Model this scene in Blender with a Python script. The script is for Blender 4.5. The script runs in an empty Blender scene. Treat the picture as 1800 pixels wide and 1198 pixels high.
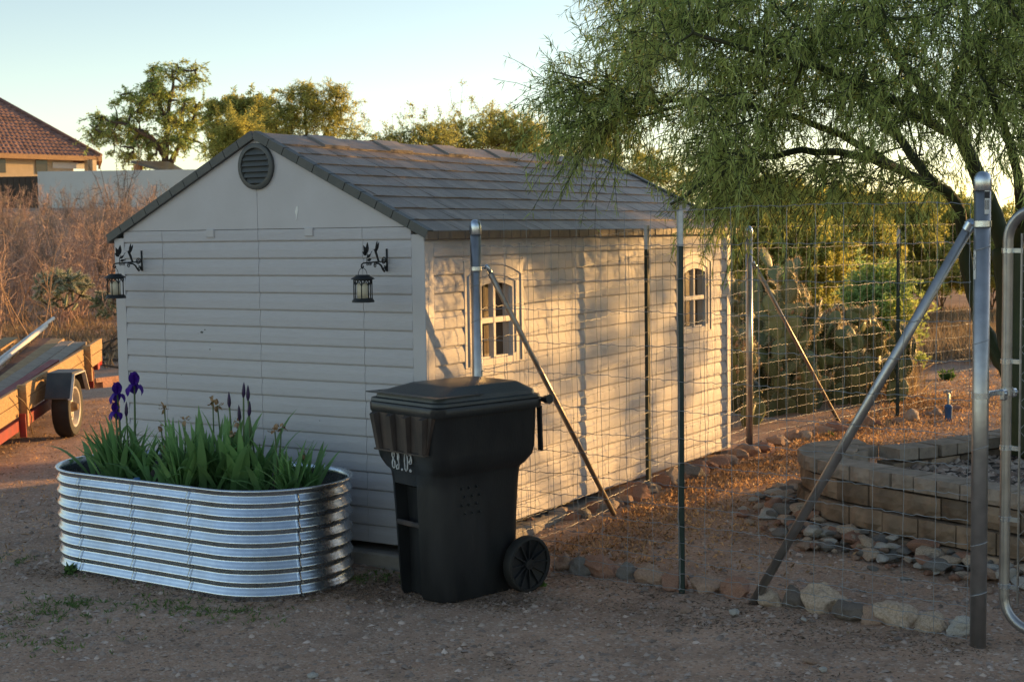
import bpy, math, random
import numpy as np
from mathutils import Vector, Matrix, noise
random.seed(7); rng = np.random.default_rng(7)
S = bpy.context.scene
COL = S.collection
# ---------------------------------------------------------------- camera (fitted) and pixel helper
CAM = np.array([7.1039, -6.7576, 1.7990]); FPX = 2548.54
YAW, PIT, ROL = math.radians(-31.24683), math.radians(4.24633), math.radians(-.78214)
FW = np.array([math.sin(YAW)*math.cos(PIT), math.cos(YAW)*math.cos(PIT), -math.sin(PIT)])
_r0 = np.array([math.cos(YAW), -math.sin(YAW), 0]); _u0 = np.cross(_r0, FW)
RT = _r0*math.cos(ROL)+_u0*math.sin(ROL); UP = -_r0*math.sin(ROL)+_u0*math.cos(ROL)
def at(px, py, depth):
    return CAM+(FW+RT*(px-900)/FPX-UP*(py-599)/FPX)*depth
def proj(P):
    d = np.asarray(P)-CAM; z = d@FW
    return 900+FPX*(d@RT)/z, 599-FPX*(d@UP)/z, z
def ss(a, b, x):
    t = min(1, max(0, (x-a)/(b-a))); return t*t*(3-2*t)
def ground_z(x, y):
    z = -.12+.10*ss(.35, 3, y)*ss(1.2, 2.3, x)
    dx, dy = x-CAM[0], y-CAM[1]
    dep = dx*FW[0]+dy*FW[1]
    if dep > 20:
        t = (dx*RT[0]+dy*RT[1])/dep
        w = 1-ss(-.08, .12, t)
        z += 3.3*ss(26, 64, dep)*w+.5*ss(25, 60, dep)*(1-w)
    return z
# ---------------------------------------------------------------- object helpers
def setp(o, label=None, cat=None, group=None, kind=None):
    if label: o['label'] = label
    if cat: o['category'] = cat
    if group: o['group'] = group
    if kind: o['kind'] = kind
    return o
def thing(name, label, cat, loc=(0, 0, 0), rz=0, group=None):
    o = bpy.data.objects.new(name, None); COL.objects.link(o)
    o.location = loc; o.rotation_euler = (0, 0, rz); o.empty_display_size = .1
    return setp(o, label, cat, group)
def wloc(o):
    v = Vector((0, 0, 0))
    while o: v += o.location; o = o.parent
    return v
class MB:
    def __init__(s): s.v = []; s.f = []; s.sm = []
    def add(s, vs, fs, smooth=False):
        b = len(s.v); s.v += [tuple(map(float, p)) for p in vs]
        for f in fs: s.f.append(tuple(i+b for i in f)); s.sm.append(smooth)
        return s
    def box(s, c, size, rot=None, bev=0):
        hx, hy, hz = size[0]/2, size[1]/2, size[2]/2
        if bev <= 0:
            P = [Vector((x, y, z)) for x in (-hx, hx) for y in (-hy, hy) for z in (-hz, hz)]
            F = [(0, 1, 3, 2), (4, 6, 7, 5), (0, 4, 5, 1), (2, 3, 7, 6), (0, 2, 6, 4), (1, 5, 7, 3)]
        else:
            b = min(bev, hx*.9, hy*.9, hz*.9); P = []; idx = {}
            for sx in (-1, 1):
                for sy in (-1, 1):
                    for sz in (-1, 1):
                        for a in range(3):
                            q = [sx*(hx-b), sy*(hy-b), sz*(hz-b)]; q[a] += (sx, sy, sz)[a]*b
                            idx[sx, sy, sz, a] = len(P); P.append(Vector(q))
            F = []
            for a in range(3):
                u, w = [(1, 2), (2, 0), (0, 1)][a]
                for sg in (-1, 1):
                    k = []
                    for su, sw in ((-1, -1), (1, -1), (1, 1), (-1, 1)):
                        t = [0, 0, 0]; t[a] = sg; t[u] = su; t[w] = sw; k.append(idx[t[0], t[1], t[2], a])
                    F.append(tuple(k) if sg > 0 else tuple(k[::-1]))
            for a in range(3):
                u, w = [(1, 2), (2, 0), (0, 1)][a]
                for su in (-1, 1):
                    for sw in (-1, 1):
                        k = []
                        for sa in (-1, 1):
                            t = [0, 0, 0]; t[a] = sa; t[u] = su; t[w] = sw
                            k += [idx[t[0], t[1], t[2], u], idx[t[0], t[1], t[2], w]]
                        F.append((k[0], k[1], k[3], k[2]) if su*sw < 0 else (k[0], k[2], k[3], k[1]))
            for sx in (-1, 1):
                for sy in (-1, 1):
                    for sz in (-1, 1):
                        k = [idx[sx, sy, sz, a] for a in range(3)]; F.append(tuple(k) if sx*sy*sz > 0 else tuple(k[::-1]))
        if rot is not None: P = [rot @ p for p in P]
        c = Vector(c); return s.add([p+c for p in P], F)
    def beam(s, a, b, w, h, up=(0, 0, 1), bev=0):
        a, b, up = Vector(a), Vector(b), Vector(up); x = (b-a).normalized(); y = up.cross(x).normalized(); z = x.cross(y)
        return s.box((a+b)/2, ((b-a).length, w, h), Matrix((x, y, z)).transposed(), bev)
    def tube(s, path, r, n=10, caps=True, smooth=True):
        path = [Vector(p) for p in path]; m = len(path)
        rr = r if isinstance(r, (list, tuple)) else [r]*m
        b = len(s.v); pu = None
        for i, p in enumerate(path):
            t = (path[min(i+1, m-1)]-path[max(i-1, 0)]).normalized()
            if pu is None: pu = t.orthogonal().normalized()
            else:
                pu = pu-t*pu.dot(t)
                pu = pu.normalized() if pu.length > 1e-6 else t.orthogonal().normalized()
            q = t.cross(pu)
            for k in range(n):
                a = 2*math.pi*k/n; s.v.append(tuple(p+(pu*math.cos(a)+q*math.sin(a))*rr[i]))
        for i in range(m-1):
            for k in range(n):
                s.f.append((b+i*n+k, b+i*n+(k+1) % n, b+(i+1)*n+(k+1) % n, b+(i+1)*n+k)); s.sm.append(smooth)
        if caps:
            s.f.append(tuple(b+k for k in range(n))[::-1]); s.sm.append(False)
            s.f.append(tuple(b+(m-1)*n+k for k in range(n))); s.sm.append(False)
        return s
    def prism(s, poly, vec):
        n = len(poly); vec = Vector(vec); P = [Vector(p) for p in poly]
        return s.add(P+[p+vec for p in P], [tuple(range(n))[::-1], tuple(range(n, 2*n))]+[(i, (i+1) % n, n+(i+1) % n, n+i) for i in range(n)])
    def loft(s, rings, closed=True, caps=True, smooth=True):
        n = len(rings[0]); b = len(s.v)
        for R in rings: s.v += [tuple(map(float, p)) for p in R]
        for i in range(len(rings)-1):
            for k in range(n if closed else n-1):
                s.f.append((b+i*n+k, b+i*n+(k+1) % n, b+(i+1)*n+(k+1) % n, b+(i+1)*n+k)); s.sm.append(smooth)
        if caps:
            s.f.append(tuple(b+k for k in range(n))[::-1]); s.sm.append(False)
            s.f.append(tuple(b+(len(rings)-1)*n+k for k in range(n))); s.sm.append(False)
        return s
    def disc_x(s, c, axis, r, depth, n=16):
        a = Vector(axis).normalized()*depth/2; c = Vector(c); return s.tube([c-a, c+a], r, n)
    def build(s, name, m, parent=None, smooth_angle=None):
        me = bpy.data.meshes.new(name); off = wloc(parent) if parent else Vector((0, 0, 0))
        me.from_pydata([tuple(Vector(p)-off) for p in s.v], [], s.f)
        me.polygons.foreach_set('use_smooth', s.sm)
        if smooth_angle is not None:
            me.polygons.foreach_set('use_smooth', [True]*len(s.f)); me.set_sharp_from_angle(angle=math.radians(smooth_angle))
        me.materials.append(m); me.update()
        o = bpy.data.objects.new(name, me); COL.objects.link(o)
        if parent: o.parent = parent
        return o
def np_obj(name, V, F, m, parent=None, smooth=False):
    V = np.asarray(V, np.float32).reshape(-1, 3)
    if parent: V = V-np.array(wloc(parent), np.float32)
    me = bpy.data.meshes.new(name)
    me.vertices.add(len(V)); me.vertices.foreach_set('co', V.ravel())
    Fs = F if isinstance(F, list) else [F]
    loops = np.concatenate([f.ravel() for f in Fs]); tot = np.concatenate([np.full(len(f), f.shape[1]) for f in Fs])
    me.loops.add(len(loops)); me.loops.foreach_set('vertex_index', loops.astype(np.int32))
    me.polygons.add(len(tot)); st = np.concatenate([[0], np.cumsum(tot)[:-1]])
    me.polygons.foreach_set('loop_start', st.astype(np.int32))
    try: me.polygons.foreach_set('loop_total', tot.astype(np.int32))
    except Exception: pass
    if smooth: me.polygons.foreach_set('use_smooth', np.ones(len(tot), bool))
    me.materials.append(m); me.update(calc_edges=True); me.validate()
    o = bpy.data.objects.new(name, me); COL.objects.link(o)
    if parent: o.parent = parent
    return o
def unit(v): return v/np.maximum(np.linalg.norm(v, axis=-1, keepdims=True), 1e-9)
def rand_dir(n): return unit(rng.normal(size=(n, 3)))
def tubes_np(P, R, sides=3):
    """P (N,k,3) polylines, R (N,k) radii -> verts, quads"""
    N, k, _ = P.shape; T = np.gradient(P, axis=1); T = unit(T)
    ref = np.where(np.abs(T[..., 2:3]) > .9, np.array([1., 0, 0]), np.array([0, 0, 1.]))
    A = unit(np.cross(T, ref)); B = np.cross(T, A)
    ang = np.arange(sides)*2*np.pi/sides
    V = P[:, :, None]+(A[:, :, None]*np.cos(ang)[None, None, :, None]+B[:, :, None]*np.sin(ang)[None, None, :, None])*R[:, :, None, None]
    i = np.arange(N)[:, None, None]; j = np.arange(k-1)[None, :, None]; q = np.arange(sides)[None, None, :]
    b = (i*k+j)*sides; q2 = (q+1) % sides
    F = np.stack([b+q, b+q2, b+sides+q2, b+sides+q], -1).reshape(-1, 4)
    return V.reshape(-1, 3), F
def kites_np(P, D, L, W):
    """leaf shaped quads: base P, direction D, length L, width W"""
    n = len(P); side = unit(np.cross(D, rand_dir(n)))
    L = np.broadcast_to(L, (n,))[:, None]; W = np.broadcast_to(W, (n,))[:, None]
    m = P+D*L*.45
    V = np.stack([P, m+side*W/2, P+D*L, m-side*W/2], 1).reshape(-1, 3)
    return V, np.arange(n*4).reshape(n, 4)
def join_np(parts):
    Vs, Fs, o = [], [], 0
    for V, F in parts: Vs.append(V); Fs.append(F+o); o += len(V)
    return np.concatenate(Vs), Fs
# ---------------------------------------------------------------- materials
def mat(name, c1, c2=None, scale=8, rough=.6, metal=0, bump=0, bscale=40, stretch=(1, 1, 1), c3=None, c3scale=2, c3w=.5, spec=.5, detail=6, coords='Object', lo=.35, hi=.65, rvar=0, island=0):
    m = bpy.data.materials.new(name); m.use_nodes = True; nt = m.node_tree; N = nt.nodes; L = nt.links
    b = N['Principled BSDF']; b.inputs['Roughness'].default_value = rough; b.inputs['Metallic'].default_value = metal
    b.inputs['Specular IOR Level'].default_value = spec
    tc = N.new('ShaderNodeTexCoord'); mp = N.new('ShaderNodeMapping'); mp.inputs['Scale'].default_value = stretch
    L.new(tc.outputs[coords], mp.inputs[0])
    def nz(sc, d=detail):
        n = N.new('ShaderNodeTexNoise'); n.inputs['Scale'].default_value = sc; n.inputs['Detail'].default_value = d; L.new(mp.outputs[0], n.inputs[0]); return n
    def mix(fac, a, bb, mode='MIX'):
        x = N.new('ShaderNodeMix'); x.data_type = 'RGBA'; x.blend_type = mode
        for sock, val in ((x.inputs[0], fac), (x.inputs[6], a), (x.inputs[7], bb)):
            if isinstance(val, (tuple, list)): sock.default_value = (*val, 1)
            elif isinstance(val, (int, float)): sock.default_value = val
            else: L.new(val, sock)
        return x.outputs[2]
    def ramp(src, a, bb):
        r = N.new('ShaderNodeMapRange'); r.inputs[1].default_value = a; r.inputs[2].default_value = bb; L.new(src, r.inputs[0]); return r.outputs[0]
    col = c1
    if c2 is not None: col = mix(ramp(nz(scale).outputs[0], lo, hi), c1, c2)
    if c3 is not None:
        r = ramp(nz(c3scale, 3).outputs[0], .5, .72); mu = N.new('ShaderNodeMath'); mu.operation = 'MULTIPLY'; mu.inputs[1].default_value = c3w; L.new(r, mu.inputs[0])
        col = mix(mu.outputs[0], col, c3)
    if island:
        ge = N.new('ShaderNodeNewGeometry'); hs = N.new('ShaderNodeHueSaturation')
        r = N.new('ShaderNodeMapRange'); r.inputs[3].default_value = 1-island; r.inputs[4].default_value = 1+island
        L.new(ge.outputs['Random Per Island'], r.inputs[0]); L.new(r.outputs[0], hs.inputs['Value'])
        if isinstance(col, tuple): hs.inputs['Color'].default_value = (*col, 1)
        else: L.new(col, hs.inputs['Color'])
        col = hs.outputs[0]
    if isinstance(col, tuple): b.inputs['Base Color'].default_value = (*col, 1)
    else: L.new(col, b.inputs['Base Color'])
    if rvar:
        r = N.new('ShaderNodeMapRange'); r.inputs[3].default_value = max(.02, rough-rvar); r.inputs[4].default_value = rough+rvar
        L.new(nz(scale*.7).outputs[0], r.inputs[0]); L.new(r.outputs[0], b.inputs['Roughness'])
    if bump:
        bp = N.new('ShaderNodeBump'); bp.inputs['Strength'].default_value = bump; bp.inputs['Distance'].default_value = .01
        L.new(nz(bscale).outputs[0], bp.inputs['Height']); L.new(bp.outputs[0], b.inputs['Normal'])
    m['b'] = 1
    return m
def leafmat(name, c, c2, trans=.35, island=.35, rough=.55):
    m = bpy.data.materials.new(name); m.use_nodes = True; nt = m.node_tree; N = nt.nodes; L = nt.links
    N.remove(N['Principled BSDF']); out = N['Material Output']
    ge = N.new('ShaderNodeNewGeometry'); tc = N.new('ShaderNodeTexCoord'); no = N.new('ShaderNodeTexNoise'); no.inputs['Scale'].default_value = 1.3
    L.new(tc.outputs['Object'], no.inputs[0])
    mx = N.new('ShaderNodeMix'); mx.data_type = 'RGBA'; mx.inputs[6].default_value = (*c, 1); mx.inputs[7].default_value = (*c2, 1)
    mr = N.new('ShaderNodeMapRange'); mr.inputs[1].default_value = .38; mr.inputs[2].default_value = .62; L.new(no.outputs[0], mr.inputs[0]); L.new(mr.outputs[0], mx.inputs[0])
    hs = N.new('ShaderNodeHueSaturation'); r = N.new('ShaderNodeMapRange'); r.inputs[3].default_value = 1-island; r.inputs[4].default_value = 1+island
    L.new(ge.outputs['Random Per Island'], r.inputs[0]); L.new(r.outputs[0], hs.inputs['Value']); L.new(mx.outputs[2], hs.inputs['Color'])
    d = N.new('ShaderNodeBsdfPrincipled'); d.inputs['Roughness'].default_value = rough; d.inputs['Specular IOR Level'].default_value = .25; t = N.new('ShaderNodeBsdfTranslucent')
    L.new(hs.outputs[0], d.inputs['Base Color']); L.new(hs.outputs[0], t.inputs['Color'])
    ms = N.new('ShaderNodeMixShader'); ms.inputs[0].default_value = trans; L.new(d.outputs[0], ms.inputs[1]); L.new(t.outputs[0], ms.inputs[2]); L.new(ms.outputs[0], out.inputs[0])
    return m
M = {}
M['siding'] = mat('vinyl_siding', (.53, .52, .55), (.49, .48, .505), 5, .55, 0, .4, 9, (3, 3, 60), c3=(.44, .425, .43), c3scale=1.4, c3w=.3)
M['trim'] = mat('vinyl_trim', (.51, .50, .525), (.475, .465, .485), 4, .5, 0, .12, 60)
M['darktrim'] = mat('dark_trim', (.062, .070, .072), (.08, .085, .083), 12, .5, 0, .2, 80)
M['shingle'] = mat('roof_shingle', (.28, .225, .19), (.20, .16, .135), 6, .42, 0, .5, 14, (40, 2, 2), c3=(.32, .26, .22), c3scale=1.2, c3w=.5, island=.28)
M['ridgeplate'] = mat('ridge_plate', (.33, .29, .26), (.27, .24, .215), 6, .5, 0, .2, 40)
M['eave'] = mat('eave_trim', (.16, .125, .10), (.12, .095, .08), 10, .55, 0, .3, 40)
M['void'] = mat('shadow_gap', (.05, .045, .04))
M['pane'] = mat('window_pane', (.14, .10, .07), (.10, .07, .05), 3, .22, 0, 0, spec=.6)
M['smear'] = mat('white_smear', (.75, .75, .73), rough=.7)
M['iron'] = mat('black_iron', (.012, .014, .016), (.02, .022, .024), 30, .5, .3, .2, 120)
M['candle'] = mat('lantern_candle', (.72, .66, .52), rough=.5)
M['lglass'] = mat('lantern_glass', (.45, .45, .42), (.30, .28, .22), 20, .25)
M['concrete'] = mat('concrete', (.34, .31, .28), (.26, .24, .22), 9, .85, 0, .5, 60)
M['galv'] = mat('galvanized_corrugated', (.62, .69, .78), (.54, .61, .70), 25, .27, 1, .03, 60, rvar=.08, c3=(.42, .42, .40), c3scale=3.5, c3w=.5)
M['pipe'] = mat('galvanized_pipe', (.46, .46, .47), (.36, .36, .37), 14, .34, .9, .05, 70, rvar=.08, c3=(.36, .32, .29), c3scale=5, c3w=.3)
M['wire'] = mat('fence_wire', (.34, .36, .39), (.26, .275, .30), 20, .45, .5)
M['rustpipe'] = mat('weathered_brace_pipe', (.36, .34, .32), (.26, .22, .19), 12, .4, .8, .08, 70, rvar=.08)
M['tpost'] = mat('green_post_paint', (.006, .022, .02), (.009, .03, .026), 20, .5, 0, .15, 90)
M['tpostw'] = mat('white_post_paint', (.68, .69, .70), (.5, .5, .49), 18, .6, 0, .2, 60)
M['bin'] = mat('black_bin_plastic', (.012, .014, .017), (.018, .02, .022), 14, .38, 0, .1, 90, (1, 1, .35), rvar=.12, c3=(.036, .038, .042), c3scale=4.5, c3w=.7)
M['bumper'] = mat('scuffed_bin_plastic', (.075, .055, .047), (.032, .028, .028), 14, .55, 0, .2, 60, (1, 1, .3))
M['lid'] = mat('bin_lid_plastic', (.028, .038, .045), (.036, .045, .05), 6, .38, 0, .12, 70, rvar=.1, c3=(.05, .05, .048), c3scale=3, c3w=.4)
M['tyre'] = mat('rubber', (.012, .012, .012), (.02, .019, .018), 20, .7, 0, .2, 60)
M['paintmark'] = mat('white_paint_mark', (.62, .64, .66), (.35, .36, .38), 60, .7)
M['faint'] = mat('faint_embossing', (.03, .034, .038), rough=.6)
M['soil'] = mat('potting_soil', (.035, .025, .02), (.06, .045, .035), 30, .95, 0, 1, 60)
M['iris'] = leafmat('iris_leaf', (.18, .35, .13), (.26, .43, .17), .38, .3, .45)
M['irisstem'] = mat('iris_stem', (.07, .13, .05), (.10, .15, .06), 20, .55)
M['petal'] = leafmat('iris_petal', (.05, .012, .24), (.09, .025, .34), .3, .3)
M['bud'] = mat('iris_bud', (.03, .01, .07), (.02, .008, .04), 30, .5)
M['dried'] = mat('dried_flower', (.42, .29, .17), (.28, .17, .09), 30, .85)
M['rock_tan'] = mat('tan_rock', (.54, .36, .27), (.38, .25, .185), 9, .85, 0, .9, 30, c3=(.48, .36, .27), c3scale=5, c3w=.6)
M['rock_pale'] = mat('pale_rock', (.66, .52, .41), (.48, .36, .27), 12, .85, 0, .9, 30, c3=(.24, .18, .13), c3scale=7, c3w=.6)
M['rock_grey'] = mat('grey_rock', (.30, .275, .255), (.20, .185, .175), 12, .85, 0, .9, 35, c3=(.33, .30, .27), c3scale=6, c3w=.5)
M['rock_red'] = mat('reddish_rock', (.50, .27, .19), (.34, .18, .125), 12, .85, 0, .9, 35, c3=(.42, .30, .23), c3scale=5, c3w=.5)
M['rock_dark'] = mat('dark_rock', (.17, .14, .125), (.22, .18, .15), 12, .85, 0, .9, 35)
M['rock_white'] = mat('white_rock', (.60, .57, .53), (.42, .39, .36), 14, .8, 0, .7, 40)
M['block'] = mat('split_block', (.30, .21, .145), (.14, .10, .07), 7, .92, 0, 1, 26, c3=(.30, .235, .175), c3scale=6, c3w=.7, island=.42)
M['coping'] = mat('coping_block', (.34, .275, .225), (.24, .195, .16), 14, .88, 0, .8, 45, island=.15)
M['bark_green'] = mat('green_bark', (.045, .06, .02), (.028, .036, .014), 10, .7, 0, .7, 30, (1, 1, .3), c3=(.06, .045, .025), c3scale=5, c3w=.5)
M['bark_brown'] = mat('brown_bark', (.10, .075, .055), (.06, .045, .035), 10, .85, 0, .7, 30)
M['twig_red'] = mat('reddish_twig', (.56, .38, .29), (.40, .27, .21), 3, .8, island=.4)
M['twig_grey'] = mat('greyish_twig', (.34, .26, .21), (.24, .19, .155), 3, .8, island=.4)
M['pv_leaf'] = leafmat('palo_verde_leaf', (.35, .45, .14), (.45, .53, .17), .5, .45)
M['pv_pod'] = leafmat('palo_verde_pod', (.48, .54, .18), (.38, .45, .14), .45, .3)
M['mesq_leaf'] = leafmat('mesquite_leaf', (.33, .47, .17), (.48, .52, .16), .55, .4)
M['yel_leaf'] = leafmat('yellow_green_leaf', (.55, .52, .14), (.40, .42, .12), .6, .4)
M['olive_leaf'] = leafmat('olive_leaf', (.38, .43, .13), (.52, .50, .15), .58, .4)
M['creo_leaf'] = leafmat('creosote_leaf', (.52, .50, .14), (.36, .40, .12), .62, .45)
M['pear'] = mat('prickly_pear_pad', (.13, .165, .075), (.16, .19, .09), 6, .5, 0, .3, 30, c3=(.24, .19, .085), c3scale=2, c3w=.5, island=.35)
M['spine'] = leafmat('cactus_spine', (.75, .62, .42), (.68, .54, .34), .5, .3)
M['cholla'] = leafmat('cholla_spine', (.74, .70, .50), (.62, .56, .38), .35, .35)
M['drygrass'] = leafmat('dry_grass', (.36, .27, .16), (.26, .19, .12), .4, .4)
M['debris'] = leafmat('dark_plant_debris', (.20, .14, .10), (.12, .085, .06), .1, .5)
M['litter'] = leafmat('leaf_litter', (.56, .36, .19), (.36, .22, .12), .35, .6)
M['weed'] = leafmat('green_weed', (.09, .17, .05), (.14, .21, .06), .35, .3)
M['wood'] = mat('weathered_pine_board', (.46, .31, .15), (.34, .21, .10), 3, .75, 0, .5, 12, (1, 14, 14), c3=(.22, .14, .075), c3scale=4, c3w=.5)
M['wood_dark'] = mat('dark_brown_board', (.14, .08, .055), (.22, .13, .09), 3, .75, 0, .5, 12, (1, 12, 12))
M['wood_grey'] = mat('grey_weathered_board', (.40, .33, .26), (.28, .23, .185), 3, .85, 0, .5, 12, (1, 12, 12))
M['redpaint'] = mat('faded_red_steel', (.30, .035, .03), (.20, .03, .025), 9, .55, .1, .2, 50, c3=(.35, .12, .09), c3scale=4, c3w=.5)
M['blacksteel'] = mat('grey_black_steel', (.045, .05, .055), (.07, .07, .07), 9, .5, .3, .2, 60)
M['whitepaint'] = mat('white_wheel_paint', (.62, .59, .54), (.50, .46, .40), 9, .5, 0, .1, 60)
M['brass'] = mat('dull_hub', (.25, .17, .09), (.16, .11, .07), 12, .5, .4)
M['redlens'] = mat('red_lens', (.5, .02, .015), rough=.25)
M['pvc'] = mat('white_pipe', (.74, .72, .68), (.62, .60, .56), 5, .45)
M['stucco'] = mat('cream_stucco', (.52, .42, .29), (.47, .38, .26), 3, .9, 0, .5, 40)
M['whitewall'] = mat('white_stucco', (.66, .66, .65), (.58, .58, .57), .6, .9, 0, .3, 30)
M['rooftile'] = mat('clay_roof_tile', (.27, .155, .125), (.19, .105, .09), 2.5, .8, 0, .5, 10, island=.3)
M['fascia'] = mat('wood_fascia', (.42, .25, .12), (.34, .20, .10), 3, .7)
M['darkgate'] = mat('dark_brown_gate', (.045, .03, .022), (.06, .04, .03), 4, .7)
M['solar'] = mat('dark_panel_roof', (.05, .052, .06), (.07, .07, .075), 4, .35)
M['glassdark'] = mat('dark_glass', (.05, .045, .04), rough=.15)
M['hydrantblue'] = mat('blue_plastic', (.02, .09, .25), (.03, .13, .32), 12, .45)
M['sticker'] = mat('white_sticker', (.72, .72, .70), rough=.5)
M['ink'] = mat('black_ink', (.02, .02, .025), rough=.6)
M['pebble'] = mat('pebbles', (.50, .39, .33), (.33, .24, .19), 6, .85, island=.5)
def ground_mat():
    m = bpy.data.materials.new('desert_dirt'); m.use_nodes = True; nt = m.node_tree; N = nt.nodes; L = nt.links; b = N['Principled BSDF']
    b.inputs['Roughness'].default_value = .95; b.inputs['Specular IOR Level'].default_value = .1
    tc = N.new('ShaderNodeTexCoord')
    def nz(s, d=8, r=.6):
        n = N.new('ShaderNodeTexNoise'); n.inputs['Scale'].default_value = s; n.inputs['Detail'].default_value = d; n.inputs['Roughness'].default_value = r; L.new(tc.outputs['Object'], n.inputs[0]); return n.outputs[0]
    def mr(src, a, c, lo=0, hi=1):
        r = N.new('ShaderNodeMapRange'); r.inputs[1].default_value = a; r.inputs[2].default_value = c; r.inputs[3].default_value = lo; r.inputs[4].default_value = hi; L.new(src, r.inputs[0]); return r.outputs[0]
    def mix(f, a, c):
        x = N.new('ShaderNodeMix'); x.data_type = 'RGBA'; L.new(f, x.inputs[0])
        for s_, v in ((x.inputs[6], a), (x.inputs[7], c)):
            if isinstance(v, tuple): s_.default_value = (*v, 1)
            else: L.new(v, s_)
        return x.outputs[2]
    c = mix(mr(nz(1.1), .35, .65), (.58, .39, .285), (.46, .295, .21))
    c = mix(mr(nz(.45, 4), .52, .68, 0, .6), c, (.32, .22, .17))
    c = mix(mr(nz(2.6, 10, .7), .50, .60, 0, .55), c, (.27, .19, .145))
    c = mix(mr(nz(9), .5, .75, 0, .7), c, (.58, .425, .335))
    c = mix(mr(nz(42, 4), .55, .70, 0, .75), c, (.29, .195, .145))
    vo = N.new('ShaderNodeTexVoronoi'); vo.inputs['Scale'].default_value = 75; L.new(tc.outputs['Object'], vo.inputs[0])
    sp = N.new('ShaderNodeSeparateColor'); L.new(vo.outputs['Color'], sp.inputs[0])
    c = mix(mr(sp.outputs[0], .80, .95, 0, .6), c, (.62, .51, .43))
    c = mix(mr(sp.outputs[1], .86, .97, 0, .7), c, (.17, .13, .11))
    L.new(c, b.inputs['Base Color'])
    ad = N.new('ShaderNodeMath'); ad.operation = 'ADD'; L.new(nz(60, 8, .75), ad.inputs[0])
    v2 = mr(vo.outputs['Distance'], 0, .6, .7, 0); L.new(v2, ad.inputs[1])
    bp = N.new('ShaderNodeBump'); bp.inputs['Strength'].default_value = .7; bp.inputs['Distance'].default_value = .010; L.new(ad.outputs[0], bp.inputs['Height']); L.new(bp.outputs[0], b.inputs['Normal'])
    return m
M['ground'] = ground_mat()
# ---------------------------------------------------------------- ground sheet
def axis(lo, hi, step, far_lo, far_hi):
    a = list(np.arange(lo, hi+1e-6, step)); s = step; x = hi
    while x < far_hi: s *= 1.13; x += s; a.append(x)
    s = step; x = lo; pre = []
    while x > far_lo: s *= 1.13; x -= s; pre.append(x)
    return np.array(pre[::-1]+a)
gx = axis(-5, 7.5, .06, -700, 700); gy = axis(-3.2, 9, .06, -700, 900)
GV = np.empty((len(gy), len(gx), 3))
for j, y in enumerate(gy):
    for i, x in enumerate(gx):
        z = ground_z(x, y)
        n = noise.noise((x*.6, y*.6, 1.))*.018+noise.noise((x*2.3, y*2.3, 4.))*.010+noise.noise((x*7, y*7, 9.))*.006
        if abs(x) < 12 and -6 < y < 14: n += noise.noise((x*19, y*19, 2.))*.005
        else: n += noise.noise((x*.12, y*.12, 6.))*.12
        GV[j, i] = (x, y, z+n)
nx, ny = len(gx), len(gy)
jj, ii = np.meshgrid(np.arange(ny-1), np.arange(nx-1), indexing='ij'); a = (jj*nx+ii).ravel()
setp(np_obj('ground', GV.reshape(-1, 3), np.stack([a, a+1, a+1+nx, a+nx], 1), M['ground'], smooth=True), 'bare reddish brown gravelly desert dirt yard', kind='structure')
slab = MB(); slab.box((1.215, 2.2, -.09), (2.56, 4.56, .10), bev=.01)
setp(slab.build('concrete_slab', M['concrete']), 'grey concrete slab under the shed', kind='structure')

# ---------------------------------------------------------------- shed
W, D, c = 2.43, 4.412, .104125
zk = lambda k: (18-k)*c
ZG = zk(.28)
shed = thing('shed', 'beige lap sided storage shed with brown shingle roof and round gable vent', 'shed', (1.215, 2.2, 0))
def siding_profile(z0, z1):
    """(offset outward, z) polyline of lap courses between z0 and z1"""
    P = []; n = int(math.floor(z0/c+1e-6)); z = n*c
    while z < z1-1e-4:
        for o, dz in ((-.006, 0), (-.006, .0035), (.0085, .0036), (.0110, .010), (.0105, c*.50), (.0090, c*.62), (.0015, c*.975), (-.006, c*.985)):
            q = z+dz
            if z0-1e-6 <= q <= z1+1e-6: P.append((o, q))
        n += 1; z = n*c
    if P[0][1] > z0+.001: P.insert(0, (P[0][0], z0))
    if P[-1][1] < z1-.001: P.append((P[-1][0], z1))
    return P
def siding(mb, axis_, a0, a1, z0, z1, plane, out):
    P = siding_profile(z0, z1); V = []; F = []
    for o, z in P:
        for a in (a0, a1):
            V.append((a, plane+out*o, z) if axis_ == 'x' else (plane+out*o, a, z))
    for i in range(len(P)-1):
        q = (2*i, 2*i+1, 2*i+3, 2*i+2)
        F.append(q)
    # returns at both ends
    n = len(V)
    for k, a in ((0, a0), (1, a1)):
        for i in range(len(P)-1):
            b = len(V)
            for o, z in (P[i], P[i+1]):
                V.append((a, plane-out*.02, z) if axis_ == 'x' else (plane-out*.02, a, z))
            F.append((2*i+k, 2*i+2+k, b+1, b))
    mb.add(V, F)
t = .079
fw_ = MB(); xs = [t, .42, 1.2165, 2.0045, W-t]
for i in range(4): siding(fw_, 'x', xs[i]+(.0015 if i else .002), xs[i+1]-.0015, 0, ZG-.003, 0, -1)
front = fw_.build('front_wall', M['siding'], shed)
bk = MB(); bk.box((1.215, .034, ZG/2), (W-.06, .03, ZG-.01)); bk.build('wall_backing', M['void'], shed)
WIN = [.735, 3.70]; OW = .20; WZ0, WZ1 = 1.045, 1.50
sw = MB(); ys = [t]
segs = [(t+.002, WIN[0]-.345), (WIN[0]+.345, 1.62), (1.623, 2.60), (2.603, WIN[1]-.345), (WIN[1]+.345, D-t-.002)]
for a, b in segs: siding(sw, 'y', a, b, 0, 1.81, W, 1)
for wc in WIN:
    siding(sw, 'y', wc-.342, wc+.342, 0, 1.0, W, 1); siding(sw, 'y', wc-.342, wc+.342, 1.64, 1.81, W, 1)
sw.build('side_wall', M['siding'], shed)
sb = MB()
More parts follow.
